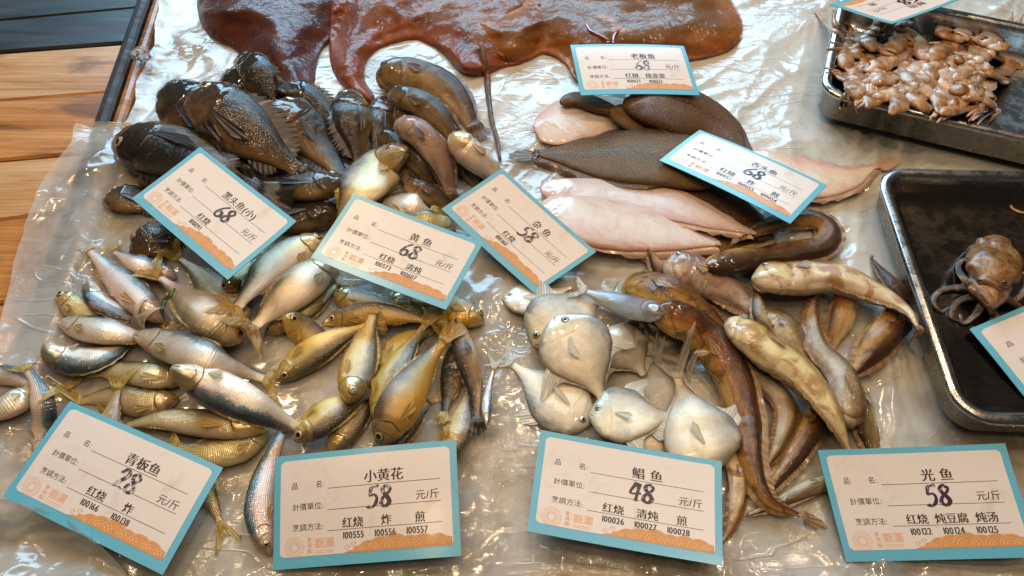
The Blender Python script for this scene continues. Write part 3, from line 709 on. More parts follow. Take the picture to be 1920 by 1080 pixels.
# ================================================================ skates: flat wings draped over the sheet
from mathutils.geometry import delaunay_2d_cdt
def skate(outline, spine, label, mat, th, tail=None, cuts=(), red=None):
    o = catmull(list(outline)+[outline[0]], 170)[:-1]
    o = o+np.stack([1.6*fbm(np.arange(len(o))*.23, np.zeros(len(o)), 61, 3), 1.6*fbm(np.arange(len(o))*.23, np.ones(len(o))*5, 62, 3)], 1)
    lo, hi = o.min(0), o.max(0)
    g = np.stack(np.meshgrid(np.arange(lo[0], hi[0], 6.0), np.arange(lo[1], hi[1], 4.0)), -1).reshape(-1, 2)
    g = g+rng.uniform(-1, 1, g.shape)
    def dist(p):
        a_, b_ = o, np.roll(o, -1, 0); ab = b_-a_; best = np.full(len(p), 1e9)
        for i in range(len(a_)):
            t_ = np.clip(((p-a_[i])@ab[i])/(ab[i]@ab[i]+1e-9), 0, 1); best = np.minimum(best, np.linalg.norm(p-a_[i]-t_[:, None]*ab[i], axis=1))
        return best
    def inside(p):
        a_, b_ = o, np.roll(o, -1, 0); c_ = np.zeros(len(p), bool)
        for i in range(len(a_)):
            cr = (a_[i, 1] > p[:, 1]) != (b_[i, 1] > p[:, 1])
            xi = (b_[i, 0]-a_[i, 0])*(p[:, 1]-a_[i, 1])/(b_[i, 1]-a_[i, 1]+1e-12)+a_[i, 0]; c_ ^= cr & (p[:, 0] < xi)
        return c_
    g = g[inside(g)]; g = g[dist(g) > 2.5]
    pts = np.vstack([o, g]); n0 = len(o)
    r_ = delaunay_2d_cdt([Vector(p) for p in pts], [(i, (i+1) % n0) for i in range(n0)], [], 1, 1e-4)
    pts = np.array([tuple(v) for v in r_[0]]); F_ = [tuple(f) for f in r_[2]]
    d = dist(pts); s_ = np.clip(d/85, 0, 1)
    w0 = at(pts[:, 0], pts[:, 1], .012); h = np.maximum(hget(w0[:, 0], w0[:, 1]), .002)
    k = np.clip(d/8, 0, 1)
    lump = (fbm(w0[:, 0]*14, w0[:, 1]*14, 91, 2)*.005+ridged(w0[:, 0]*5, w0[:, 1]*7, 71, 2, 3)*.005)*k
    zz = h*.6+.0045+th*1.15*(1-(1-s_)**1.6)+lump*1.5+.0010*fbm(w0[:, 0]*60, w0[:, 1]*60, 14, 2)
    top = at(pts[:, 0], pts[:, 1], zz)
    bot = top.copy(); bot[:, 2] = np.where(d < .5, zz-.004, np.minimum(zz-.004, .004)); n1 = len(pts)
    bot[:, 2] = zz-.0035
    F2 = F_+[tuple(i+n1 for i in f[::-1]) for f in F_]
    from collections import Counter
    ec = Counter(tuple(sorted((f[i], f[(i+1) % 3]))) for f in F_ for i in range(3))
    for (i, j), c_ in ec.items():
        if c_ == 1: F2.append((i, j, j+n1, i+n1))
    fp = np.stack([np.r_[s_, s_], np.zeros(2*n1), np.zeros(2*n1)], 1); allV = np.vstack([top, bot])
    c = at(*np.mean(spine, 0), 0.0)
    root = empty('skate', c); tag(root, label, 'skate', 'skates along the back of the stall')
    mesh_obj('wing', allV, F2, M[mat], root, attrs={'fp': fp, 'fa': allV}, origin=c)
    hput(top)
    if tail:
        tube('tail', tail, [10, 13, 12, 10, 8, 5], M['skate_tail'], root, c, lump=.1)
    for cpath, wds in cuts:
        tube('slit', cpath, wds, M['flesh_red'], root, c, embed=.5)
    return root

def tube(nm, path, wpx, mat, root, org, n=40, m=14, lift=0.0, lump=0.05, flat=.75, embed=0.0, zs=None, bumps=0, put=True):
    px = catmull(path, n); wp = np.interp(np.linspace(0, 1, n), np.linspace(0, 1, len(wpx)), wpx); wp = gauss(wp, 1.2)
    g = at(px[:, 0], px[:, 1], .02); sc_ = np.linalg.norm(at(px[:, 0]+1, px[:, 1], .02)-g, axis=1)
    r = wp*sc_/2
    if zs is not None: z = np.interp(np.linspace(0, 1, n), np.linspace(0, 1, len(zs)), zs)
    else: z = gauss(np.maximum(hget(g[:, 0], g[:, 1]), 0), 2)+r*flat*(1-embed)+lift
    for _ in range(2): P = at(px[:, 0], px[:, 1], z)
    T = np.gradient(P, axis=0); T /= np.linalg.norm(T, axis=1)[:, None]
    U = np.array([0, 0, 1.0])-T*T[:, 2:3]; U /= np.linalg.norm(U, axis=1)[:, None]; D = np.cross(U, T)
    th = np.arange(m)/m*2*math.pi
    V = P[:, None]+D[:, None]*(np.sin(th)[None]*r[:, None])[..., None]+U[:, None]*(np.cos(th)[None]*r[:, None]*flat)[..., None]
    V = V.reshape(-1, 3); C = np.repeat(P, m, 0)
    nz = np.array([mnoise.noise(Vector(v*90)) for v in V]); V = C+(V-C)*(1+nz[:, None]*lump*2)
    L = np.r_[0, np.cumsum(np.linalg.norm(np.diff(P, axis=0), axis=1))]
    fp = np.stack([np.repeat(np.linspace(0, 1, n), m), np.tile(np.sin(th), n), np.zeros(n*m)], 1)
    fa = np.stack([np.repeat(L, m), (np.tile(th, n)-3.14)*np.repeat(r, m), np.full(n*m, P[0, 0]*31)], 1)
    F_ = grid_faces(n, m, True); F_.append(tuple(range(m))[::-1]); F_.append(tuple(range((n-1)*m, n*m)))
    if bumps:     # two rows of suckers along the arm
        b0 = len(V)
        for i in range(3, n-2, 1):
            for sd in (-1, 1):
                rr_ = r[i]*.30; c0 = P[i]+D[i]*sd*r[i]*.5+U[i]*r[i]*flat*.82
                k0 = len(V); ring = []
                for (ra, hh) in ((1.0, -.1), (.85, .45), (.45, .5), (.25, .2)):
                    for q in range(6):
                        a_ = q/6*6.283; ring.append(c0+(D[i]*math.cos(a_)+T[i]*math.sin(a_))*rr_*ra+U[i]*rr_*hh)
                V = np.vstack([V, ring]); F_ += grid_faces(4, 6, True, k0); F_.append(tuple(range(k0+18, k0+24)))
                fp = np.vstack([fp, np.tile([[.5, -1, 0]], (24, 1))]); fa = np.vstack([fa, np.tile([[L[i], 0, 0]], (24, 1))])
    o = mesh_obj(nm, V, F_, mat, root, attrs={'fp': fp, 'fa': fa}, origin=org)
    if put: hput(V[:n*m])
    return o

def skate_mat(name, c_in, c_mid, c_edge, spots):
    N = NT(name); fp = N.n('ShaderNodeSeparateXYZ', i_0=attr(N, 'fp')); fa = attr(N, 'fa')
    b = N.noise(fa, 14, 4, .6, .5); f = N.noise(fa, 260, 4, .7); md = N.noise(fa, 60, 4, .6)
    s = N.math('ADD', fp.outputs[0], N.math('MULTIPLY', N.math('SUBTRACT', b, .5), .9))
    c = N.ramp(s, [(.02, c_edge), (.25, c_mid), (.5, tuple(x*.6 for x in c_mid)), (.8, c_in)])
    c = N.mix(N.math('MULTIPLY', N.maprange(f, .52, .68), .5), c, spots)
    c = N.mix(N.math('MULTIPLY', N.maprange(md, .52, .7), .4), c, tuple(x*.4 for x in c_in))
    pk = N.noise(fa, 26, 4, .6, 1.0)
    c = N.mix(N.math('MULTIPLY', N.maprange(pk, .54, .70), .5), c, tuple(min(1, x*1.7+.03) for x in c_edge))
    nb = N.bump(md, .25, .003); nb2 = N.bump(N.noise(fa, 170, 2, .5), .45, .0018, N.bump(N.noise(fa, 38, 3, .6, .4), .7, .006, nb))
    p = N.princ(Base_Color=c, Roughness=.45, Normal=nb, Coat_Weight=.38, Coat_Roughness=.05, Coat_Normal=nb2)
    p.inputs['Specular IOR Level'].default_value = .15
    return N.done(p.outputs[0])
M['skate_dark'] = skate_mat('dark_red_skate_skin', (.085, .032, .022), (.10, .030, .020), (.07, .024, .018), (.045, .018, .014))
M['skate_red'] = skate_mat('red_brown_skate_skin', (.19, .072, .025), (.21, .055, .02), (.20, .048, .022), (.12, .045, .02))
M['skate_orange'] = skate_mat('orange_brown_skate_skin', (.16, .07, .02), (.27, .095, .022), (.32, .105, .027), (.12, .05, .02))
M['skate_tail'] = skate_mat('skate_tail_skin', (.12, .055, .03), (.14, .07, .04), (.16, .08, .05), (.05, .025, .015))
M['lip'] = plain('pinkish_lip', (.42, .20, .11), .3, 0, 1, 80, .4, .3, 200)
M['flesh_red'] = plain('raw_red_flesh', (.30, .05, .035), .25, 0, 1, 60, .4, .3, 200)
skate([(352, -70), (368, -20), (372, 30), (392, 62), (432, 84), (462, 112), (484, 148), (520, 172), (556, 192), (588, 172), (592, 130), (602, 92), (624, 60), (650, 0), (660, -70), (500, -95)],
      [(440, -20), (500, 20), (540, 90), (560, 130)], 'dark red-brown skate at the top behind the black rockfish, leftmost of the skates', 'skate_dark', .026)
skate([(650, -80), (626, -10), (618, 60), (620, 120), (640, 158), (672, 182), (702, 196), (700, 176), (684, 148), (688, 112), (720, 84), (776, 72), (826, 94), (862, 132), (900, 140), (936, 126), (984, 112), (1010, 60), (1020, -10), (1000, -80), (820, -100)],
      [(668, 120), (680, 60), (760, 20), (860, 50), (930, 60)], 'red-brown skate in the middle of the back row with a long thin tail', 'skate_red', .022,
      tail=[(902, 80), (912, 130), (916, 180), (922, 225), (932, 262), (938, 300)])
skate([(862, 40), (880, 22), (940, 18), (985, -10), (1010, -90), (1200, -110), (1330, -70), (1372, 0), (1394, 52), (1374, 88), (1330, 104), (1280, 112), (1200, 128), (1130, 150), (1086, 152), (1060, 116), (1020, 96), (984, 112), (948, 110), (912, 80)],
      [(930, 56), (1010, 50), (1090, 40), (1200, 20), (1300, 30)], 'orange-brown skate behind the price card at the top, rightmost of the skates', 'skate_orange', .024,
      cuts=[([(1098, 44), (1108, 58), (1124, 66), (1142, 76)], [4, 7, 7, 3]), ([(1150, 82), (1152, 66), (1166, 52)], [5, 7, 4])])

# ================================================================ the fish, bottom ones first
G = {}
def lot(cat, group, name, rows):
    for r in rows:
        sp, path, w_, side, label = r[:5]; kw = r[5] if len(r) > 5 else {}
        make_fish(sp, path, w_, side, label, cat, group, name=name, **kw)

# ---- black rockfish
RB_ = dict(mat='rockfish_brown')
lot('rockfish', 'black rockfish heaped at the upper left', 'black_rockfish', [
 ('rockfish', [(424, 150), (458, 168), (500, 215), (530, 260)], 84, 'L', 'black rockfish at the back of its heap, wet blue head touching the dark red skate', dict(roll=20)),
 ('rockfish', [(446, 112), (478, 132), (504, 185), (520, 230)], 62, 'L', 'topmost black rockfish, small, lying right against the dark red skate', dict(roll=20, pec=False)),
 ('rockfish', [(262, 337), (320, 345), (380, 362)], 38, 'L', 'thin dark fish poking out along the upper left edge of the black rockfish price card', dict(tail=False, mat='rockfish_brown')),
 ('rockfish', [(250, 470), (300, 452), (370, 440)], 60, 'L', 'dark fish head poking out under the lower left edge of the black rockfish price card', dict(tail=False, mat='rockfish_brown')),
 ('rockfish', [(640, 398), (570, 404), (500, 412), (440, 420)], 58, 'R', 'dark fish lying between the black rockfish card and the yellow fish card', dict()),
 ('rockfish', [(198, 372), (246, 374), (320, 398)], 52, 'L', 'brown fish head with blue sheen sticking out left of the black rockfish price card', dict(mat='rockfish_brown', thick=.8)),
 ('rockfish', [(430, 275), (500, 305), (570, 330), (630, 340)], 66, 'L', 'dark rockfish lying in the middle of the heap under the big brown one', dict()),
 ('rockfish', [(320, 165), (340, 195), (400, 250), (460, 300)], 96, 'L', 'black rockfish with a wrinkled blue-lit head, behind the brown one with the spread fin', dict(roll=15)),
 ('rockfish', [(528, 172), (572, 190), (618, 232), (640, 270)], 58, 'L', 'black rockfish with pale blue wet back just in front of the dark red skate tip', dict(roll=25)),
 ('rockfish', [(722, 184), (714, 220), (708, 262), (706, 300)], 52, 'R', 'narrow grey-brown rockfish with bluish head beside the slim brown gobies', dict(RB_, roll=15)),
 ('rockfish', [(656, 172), (662, 220), (668, 268), (672, 310)], 78, 'R', 'upright black rockfish with golden-speckled belly, head towards the red-brown skate', dict(RB_, roll=20)),
 ('rockfish', [(506, 202), (552, 232), (604, 286), (648, 338)], 92, 'L', 'large black rockfish with golden flank lying diagonally in the middle right of the heap', dict(RB_)),
 ('rockfish', [(362, 182), (416, 214), (488, 268), (562, 322)], 100, 'L', 'big brown and black rockfish with a dark spread fin on top of the heap', dict(RB_, lift=.004)),
 ('rockfish', [(656, 340), (580, 350), (500, 345), (440, 330)], 52, 'R', 'gold-bellied black rockfish lying crosswise at the front of the heap', dict(RB_)),
 ('rockfish', [(224, 264), (284, 276), (368, 304), (470, 350)], 88, 'R', 'black-headed rockfish with pale belly at the left end of the heap, under the card', dict(pec=True, lift=.003)),
])
# ---- mixed small fish
lot('goby', 'slim gobies and small fish of the mixed lot', 'slim_goby', [
 ('goby', [(745, 214), (800, 236), (858, 290), (905, 355)], 54, 'L', 'broad yellow-brown goby in the middle of the mixed lot, under the slimmer ones', dict(roll=25)),
 ('goby', [(716, 154), (772, 144), (842, 176), (888, 238)], 52, 'L', 'brown goby curving along the top edge of the mixed lot', dict(roll=10)),
 ('goby', [(735, 180), (788, 194), (838, 236), (868, 290)], 38, 'L', 'dark goby with blue wet back below the topmost brown goby', dict(roll=30)),
 ('goby', [(754, 308), (780, 350), (812, 402)], 34, 'L', 'small brown goby half hidden right of the red-eyed bream', dict()),
 ('goby', [(714, 254), (748, 272), (790, 312), (824, 358)], 38, 'L', 'slim grey goby pointing at the red-eyed bream', dict(roll=40)),
 ('goby', [(748, 236), (790, 254), (826, 302), (846, 366)], 50, 'L', 'pinkish grey goby with reddish flank in the middle of the mixed lot', dict(mat='goby_pink', roll=15)),
 ('goby', [(766, 350), (806, 366), (854, 396)], 38, 'L', 'small brown goby just above the left corner of the mixed fish card', dict(mat='goby')),
])
lot('fish', None, 'pale_fish', [
 ('goby', [(850, 262), (900, 302), (955, 356)], 44, 'L', 'pale whitish fish just above the top corner of the mixed fish card', dict(mat='bream', fin='fin_pale', eye=False, tail=False)),
 ('silver', [(712, 398), (760, 388), (812, 402)], 52, 'R', 'pale round-bellied fish between the yellow fish card and the mixed fish card', dict(mat='bream', eye=False)),
 ('silver', [(852, 420), (802, 410), (755, 405)], 30, 'R', 'small golden fish squeezed between the two price cards in the middle', dict(mat='golden')),
])
lot('bream', None, 'red_eyed_bream', [
 ('bream', [(758, 284), (712, 318), (664, 372), (628, 436)], 82, 'R', 'golden grey bream with a red eye standing up behind the yellow fish card', dict(mat='golden', tail=False, lift=.002, thick=1.0, sink=.8)),
])
# ---- tongue soles
SB = dict(mat='sole', fin='fin_brown'); SPL = dict(mat='sole_pale', fin='fin_pale', eye=False)
lot('tongue sole', 'tongue soles on the right of the middle', 'tongue_sole', [
 ('sole', [(1395, 296), (1490, 330), (1580, 334), (1640, 314)], 78, 'L', 'pale sole with its tail tip above the octopus tray, half under a card', dict(SPL, taillen=66)),
 ('sole', [(1195, 458), (1250, 480), (1335, 506)], 58, 'L', 'pale pink sole half hidden below the big pale front sole', dict(SPL, tail=False)),
 ('sole', [(1290, 440), (1350, 452), (1430, 462)], 48, 'L', 'dark brown sole edge between the pale front sole and the curled brown goby', dict(SB, tail=False)),
 ('sole', [(1016, 262), (1070, 224), (1150, 216), (1250, 240)], 80, 'L', 'pale pink sole with wrinkled belly at the back of the sole pile', dict(SPL, tail=False, thick=.7, lump=.05)),
 ('sole', [(1050, 192), (1084, 186), (1130, 200), (1190, 222)], 26, 'L', 'narrow folded brown sole directly below the card of the skates', dict(SB, thick=2.4, eye=False)),
 ('sole', [(1146, 206), (1192, 226), (1280, 272), (1330, 300)], 52, 'L', 'greyish pink sole lying between the pale back sole and the dark brown right one', dict(mat='sole', fin='fin_pale', thick=1.5)),
 ('sole', [(1180, 186), (1250, 200), (1330, 232), (1402, 296)], 88, 'L', 'dark brown sole arching behind the top corner of the tongue sole card', dict(SB, thick=1.6, tail=False)),
 ('sole', [(1270, 352), (1350, 392), (1450, 438)], 84, 'L', 'purplish brown sole under the tongue sole price card', dict(SB, tail=False)),
 ('sole', [(1016, 352), (1096, 366), (1230, 378), (1340, 414), (1410, 438)], 70, 'L', 'pale sole with an orange-pink head, second from the front of the sole pile', dict(SPL, taillen=14)),
 ('sole', [(1022, 378), (1086, 408), (1200, 430), (1345, 459)], 96, 'R', 'big pale belly-up sole at the front of the sole pile beside the mixed fish card', dict(SPL, thick=1.3, taillen=12)),
 ('sole', [(1345, 338), (1250, 296), (1120, 292), (1008, 290)], 106, 'R', 'big dark brown sole on top of the sole pile, its tail pointing left', dict(SB, taillen=62, thick=1.2)),
])
# ---- long gobies
EP = dict(mat='eel_pale'); EG = dict(mat='eel_grey')
lot('long goby', 'long brown gobies on the right', 'long_goby', [
 ('eel', [(1600, 722), (1620, 790), (1640, 870)], 56, 'R', 'brown goby tail just above the top left corner of the long goby price card', dict(EG, eye=False)),
 ('eel', [(1365, 840), (1384, 910), (1370, 985), (1352, 1020)], 46, 'L', 'yellow-brown goby half hidden behind the right edge of the pomfret card', dict(EP, eye=False)),
 ('eel', [(1570, 900), (1510, 920), (1455, 945), (1400, 968)], 40, 'L', 'grey goby tail lying flat left of the long goby card', dict(EG, eye=False)),
 ('eel', [(1436, 588), (1480, 630), (1532, 700)], 60, 'L', 'olive goby deep in the pile under the pale-bellied one', dict(EG, eye=False)),
 ('eel', [(1270, 545), (1236, 506), (1214, 466)], 34, 'L', 'brown goby tail sticking up beside the pale pink sole', dict(eye=False)),
 ('eel', [(1712, 572), (1666, 526), (1632, 482)], 40, 'L', 'thin brown goby tail pointing at the edge of the octopus tray', dict(eye=False)),
 ('eel', [(1250, 494), (1300, 512), (1362, 546), (1440, 606)], 72, 'L', 'pinkish brown goby with a small pale eye below the pale soles', dict(mat='goby_pink')),
 ('eel', [(1326, 502), (1400, 486), (1486, 474), (1540, 462), (1553, 432), (1516, 410), (1440, 424), (1380, 452)], 54, 'R', 'shiny dark brown goby curled into a hook in front of the tongue sole card', dict(taillen=20, lump=.03)),
 ('eel', [(1182, 532), (1240, 550), (1312, 590), (1390, 655)], 84, 'L', 'reddish brown goby whose head lies right of the small blue pomfret', dict()),
 ('eel', [(1550, 745), (1522, 800), (1484, 862), (1425, 940)], 62, 'L', 'golden brown goby running down to the curved tail of the longest goby', dict(eye=False)),
 ('eel', [(1370, 668), (1436, 716), (1474, 770), (1462, 830), (1434, 880)], 56, 'L', 'grey-white goby bending beside the longest brown goby', dict(EG, eye=False)),
 ('eel', [(1228, 582), (1306, 618), (1366, 690), (1396, 780), (1408, 870), (1440, 938), (1500, 966)], 78, 'L', 'longest brown goby winding down past the pomfrets to the price cards', dict(taillen=60)),
 ('eel', [(1446, 640), (1424, 590), (1416, 535)], 34, 'L', 'thin white and brown goby tail under the gaping yellow goby', dict(EG, eye=False)),
 ('eel', [(1688, 588), (1646, 640), (1598, 706)], 82, 'L', 'fat dark blotched goby on the right of the pile near the octopus tray', dict(eye=False, mat='eel', lift=.004)),
 ('eel', [(1592, 545), (1576, 600), (1552, 668)], 66, 'R', 'stubby yellow goby between the dark blotched one and the thin olive tail', dict(EP, eye=False)),
 ('eel', [(1598, 800), (1582, 712), (1534, 650), (1524, 580), (1540, 540)], 56, 'R', 'thin silvery olive goby with a dark back winding up the middle of the pile', dict(EG, eye=False)),
 ('eel', [(1414, 522), (1480, 522), (1560, 522), (1640, 550), (1700, 582), (1722, 616)], 76, 'L', 'big yellow goby with gaping red mouth on top of the pile', dict(EP, roll=-25, taillen=30)),
 ('eel', [(1376, 606), (1428, 650), (1500, 704), (1556, 772), (1596, 850)], 84, 'L', 'thick pale-bellied goby lying belly up in the front of the pile', dict(EP, eye=False, roll=-30)),
])
# ---- pomfrets
lot('pomfret', 'pomfrets in the middle of the front', 'pomfret', [
 ('pomfret', [(1190, 800), (1240, 822), (1300, 838)], 80, 'L', 'pomfret almost hidden beneath the lower pomfrets, along the top of their card', dict(eye=False, tail=False)),
 ('pomfret', [(944, 560), (985, 560), (1030, 552), (1072, 538)], 66, 'L', 'small dark pomfret with a white head under the lower corner of the mixed fish card', dict(tail=False)),
 ('pomfret', [(1000, 648), (1048, 606), (1098, 572), (1134, 545)], 118, 'L', 'pale pomfret behind the big upright one, its reddish snout peeping out at left', dict(taillen=30)),
 ('pomfret', [(1172, 602), (1228, 640), (1292, 694)], 76, 'L', 'dark grey pomfret beside the longest brown goby, behind the tail of the front pomfret', dict(taillen=30, eye=False)),
 ('pomfret', [(1130, 620), (1172, 652), (1208, 704)], 110, 'L', 'pale pomfret wedged between the big upright pomfret and the dark grey one', dict(eye=False, tail=False)),
 ('slim', [(1246, 586), (1198, 580), (1140, 562), (1096, 546)], 44, 'R', 'slender blue-silver fish lying across the top of the pomfrets', dict(mat='pomfret_blue', roll=15, lift=.004)),
 ('pomfret', [(1110, 792), (1060, 762), (1002, 716), (958, 682)], 106, 'L', 'pale pomfret at the left of its pile, tail towards the small croakers', dict(taillen=52)),
 ('pomfret', [(1042, 594), (1074, 642), (1106, 696), (1132, 752)], 128, 'L', 'biggest pomfret, lying head up on top of the pomfret pile', dict(tail=False, lift=.004)),
 ('pomfret', [(1106, 776), (1160, 778), (1214, 780), (1268, 776)], 106, 'L', 'pomfret lying level at the front, eye at left, just above the pomfret card', dict(taillen=30, lift=.002)),
 ('pomfret', [(1340, 886), (1318, 826), (1294, 762), (1270, 708)], 132, 'R', 'pomfret standing on its head at the right, forked tail up, eye hidden', dict(taillen=74, eye=False, lift=.004, tailspread=.7)),
])
# ---- silver fish
SG = dict(mat='golden')
lot('silver fish', 'silver and golden fish on the left', 'silver_fish', [
 ('silver', [(62, 738), (22, 756), (-34, 790)], 54, 'R', 'bluish fish cut by the left edge of the picture, below the plank table', dict(eye=False)),
 ('silver', [(-20, 700), (20, 705), (56, 722)], 36, 'L', 'small silver fish at the very left, above the bluish cut-off one', dict(eye=False)),
 ('silver', [(78, 870), (86, 795), (74, 732), (52, 692)], 54, 'R', 'pinkish fish with a blue back hanging down the left end of the stall', dict(mat='pinkish', taillen=46, eye=False)),
 ('silver', [(104, 1016), (150, 992), (205, 958)], 44, 'R', 'red-eyed fish peeping out under the lower left edge of the card marked 28', dict(mat='pinkish', iris='iris_red', tail=False)),
 ('silver', [(506, 1042), (486, 962), (500, 880), (532, 806)], 58, 'L', 'long silver fish hanging down along the left edge of the small croaker card', dict(mat='pinkish')),
 ('silver', [(325, 828), (366, 886), (396, 938), (414, 982)], 50, 'L', 'golden fish whose tail hangs out right of the card marked 28', dict(SG, taillen=66, eye=False, tailspread=.55)),
 ('silver', [(336, 748), (280, 754), (205, 744), (150, 752)], 56, 'R', 'golden fish with a bloody snout above the card marked 28', dict(SG, eye=False)),
 ('silver', [(352, 714), (280, 704), (214, 694), (160, 704)], 52, 'R', 'golden-scaled fish with a yellow tail at left, under the long silver one', dict(SG, taillen=52)),
 ('silver', [(504, 802), (452, 830), (392, 848), (330, 838)], 66, 'R', 'golden fish with a clear round eye just right of the card marked 28', dict(SG)),
 ('silver', [(500, 806), (390, 794), (300, 786), (225, 800)], 58, 'R', 'pale gold fish lying level along the top edge of the card marked 28', dict(SG, eye=False)),
 ('silver', [(186, 880), (200, 810), (222, 728)], 50, 'R', 'golden fish standing head down, yellow forked tail up, above the card marked 28', dict(SG, taillen=58, eye=False)),
 ('silver', [(105, 554), (150, 575), (235, 612)], 54, 'L', 'golden-headed fish with its eye at the far left of the silver fish', dict(SG)),
 ('silver', [(332, 520), (262, 496), (214, 470)], 42, 'R', 'pinkish fish tail behind the topmost silver fish', dict(mat='pinkish', eye=False, taillen=36)),
 ('silver', [(162, 520), (184, 566), (236, 592), (306, 606)], 48, 'R', 'fish with a bright blue back curling under the pinkish white one', dict(mat='silver', eye=False, roll=35)),
 ('silver', [(306, 604), (236, 538), (186, 488), (168, 468)], 64, 'R', 'pinkish white fish slanting down from the upper left of the silver fish', dict(mat='pinkish', eye=False, taillen=18)),
 ('silver', [(84, 642), (108, 668), (160, 678), (216, 660), (258, 630)], 56, 'R', 'silver fish bent like a bow at far left, tail swept up over the long one', dict(eye=False, taillen=72, tailspread=.25, fin='fin_grey')),
 ('silver', [(112, 604), (160, 614), (232, 626), (300, 636)], 54, 'L', 'blue-green silver fish above the bow-shaped one', dict(eye=False)),
 ('bream', [(460, 614), (420, 562), (370, 512), (334, 484)], 74, 'L', 'rear one of two pale bream side by side, near the black rockfish card tip', dict(taillen=36, eye=False)),
 ('silver', [(418, 540), (450, 520), (500, 488)], 44, 'R', 'golden fish head under the lowest corner of the black rockfish card', dict(SG)),
 ('bream', [(456, 638), (404, 596), (342, 552), (298, 520)], 92, 'L', 'front pale bream with red eye and orange tail, green onion scrap on it', dict(taillen=52, lift=.005, thick=1.3)),
 ('silver', [(248, 628), (330, 650), (420, 684), (500, 710)], 66, 'L', 'long blue-backed silver fish across the middle of the left pile', dict(taillen=54, eye=False)),
 ('silver', [(322, 688), (388, 722), (480, 764), (572, 812)], 80, 'R', 'largest silver fish with dark scaly flank, its tail end at the golden-headed croaker', dict(taillen=26, eye=False, lift=.003)),
 ('silver', [(610, 444), (560, 470), (500, 510), (444, 576)], 56, 'R', 'pale silver fish just right of the black rockfish card, the upper of two', dict(mat='bream')),
 ('silver', [(496, 624), (540, 602), (592, 570), (634, 532)], 40, 'R', 'slim yellow fish under the lower edge of the big pale silver fish', dict(SG)),
 ('silver', [(628, 488), (582, 520), (522, 570), (476, 612)], 66, 'R', 'big pale silver fish with a golden tail pointing down, left of the yellow fish card', dict(mat='bream', taillen=58, eye=False, lift=.004, fin='fin_gold')),
])
# ---- small yellow croakers
lot('croaker', 'small yellow croakers in the front middle', 'yellow_croaker', [
 ('croaker', [(734, 550), (768, 575), (812, 606)], 44, 'L', 'croaker with reddish head just under the bottom edge of the yellow fish card', dict()),
 ('croaker', [(626, 546), (664, 564), (712, 574), (764, 582)], 48, 'L', 'croaker at the back left of its pile, head towards the pale silver fish', dict()),
 ('croaker', [(908, 604), (868, 586), (820, 570), (770, 560)], 60, 'R', 'croaker whose big-eyed head sticks out right below the corner of the yellow fish card', dict()),
 ('croaker', [(532, 590), (562, 615), (600, 640), (650, 655)], 56, 'L', 'croaker at the left of its pile with its head up and an orange fin', dict()),
 ('croaker', [(700, 846), (752, 806), (806, 752)], 56, 'R', 'croaker at the bottom, mostly hidden behind the front dark-backed croaker', dict(eye=False)),
 ('croaker', [(720, 704), (756, 650), (812, 618)], 56, 'R', 'golden croaker hidden in the middle of the pile between two upright ones', dict(eye=False)),
 ('croaker', [(604, 608), (670, 592), (740, 590), (806, 602)], 42, 'L', 'slim bluish croaker lying level across the back of the pile', dict(taillen=40)),
 ('croaker', [(618, 856), (650, 800), (680, 748), (712, 688)], 60, 'R', 'golden brown croaker lying between the left front one and the dark-backed one', dict(eye=False)),
 ('croaker', [(840, 862), (858, 806), (880, 732)], 58, 'R', 'golden croaker at the right end of the pile above the croaker card corner', dict(eye=False)),
 ('croaker', [(852, 645), (848, 700), (832, 776)], 48, 'R', 'dark grey croaker in the shadow left of the long dark upright one', dict(mat='rockfish_brown', eye=False)),
 ('croaker', [(552, 826), (600, 788), (652, 756), (704, 732)], 62, 'R', 'golden-headed croaker at the lower left, snout beside the big silver fish', dict()),
 ('croaker', [(516, 714), (560, 680), (622, 640), (690, 610)], 52, 'R', 'croaker lying out to the left over bare plastic, brown back below', dict()),
 ('croaker', [(714, 806), (724, 734), (756, 668), (798, 608)], 64, 'R', 'pale yellow croaker slanting up from the front dark-backed one, silver near its tail', dict(eye=False)),
 ('croaker', [(654, 757), (666, 708), (684, 648), (700, 586)], 66, 'R', 'upright croaker with a blue-lit tail end and its head down in the middle', dict(taillen=18, lift=.003)),
 ('croaker', [(856, 596), (868, 650), (888, 720), (894, 785)], 44, 'R', 'slim dark croaker at the right, head up and black tail down', dict(mat='goby', taillen=34, fin='fin_dark', lift=.003)),
 ('croaker', [(710, 836), (744, 770), (784, 702), (832, 640)], 78, 'L', 'front croaker with a dark blue back and yellow belly, touching the croaker card', dict(lift=.005)),
])
lot('fish', None, 'thin_silver_fish', [
 ('silver', [(912, 800), (914, 745), (926, 690)], 20, 'R', 'thin silver fish standing upright between the croakers and the pomfrets', dict(eye=False, taillen=42, tailspread=.6, fin='fin_grey')),
])

# ================================================================ price cards
CW, CR = .15, .60
def paper(name, col, rough, coat, dirt):
    N = NT(name); tc = N.n('ShaderNodeTexCoord').outputs['Object']
    d = N.noise(tc, 30, 5, .65, .5); e = N.noise(tc, 420, 3)
    c = N.mix(N.math('MULTIPLY', N.maprange(d, .54, .78), dirt), col, tuple(x*.72*k for x, k in zip(col, (1, .93, .82))))
    c = N.mix(N.math('MULTIPLY', N.maprange(e, .68, .74), dirt*.6), c, (.25, .18, .12))
    p = N.princ(Base_Color=c, Roughness=rough, Coat_Weight=coat, Coat_Roughness=.18, Normal=N.bump(d, .05, .002))
    return N.done(p.outputs[0])
M['card_blue'] = paper('blue_card_border', (.11, .40, .53), .4, .35, .5)
M['card_face'] = paper('cream_card_face', (.72, .62, .555), .35, .28, .6)
M['ink'] = plain('black_ink', (.018, .014, .014), .5)
M['orange_print'] = plain('orange_print', (.66, .28, .085), .45, 0, .2, 120, .25)
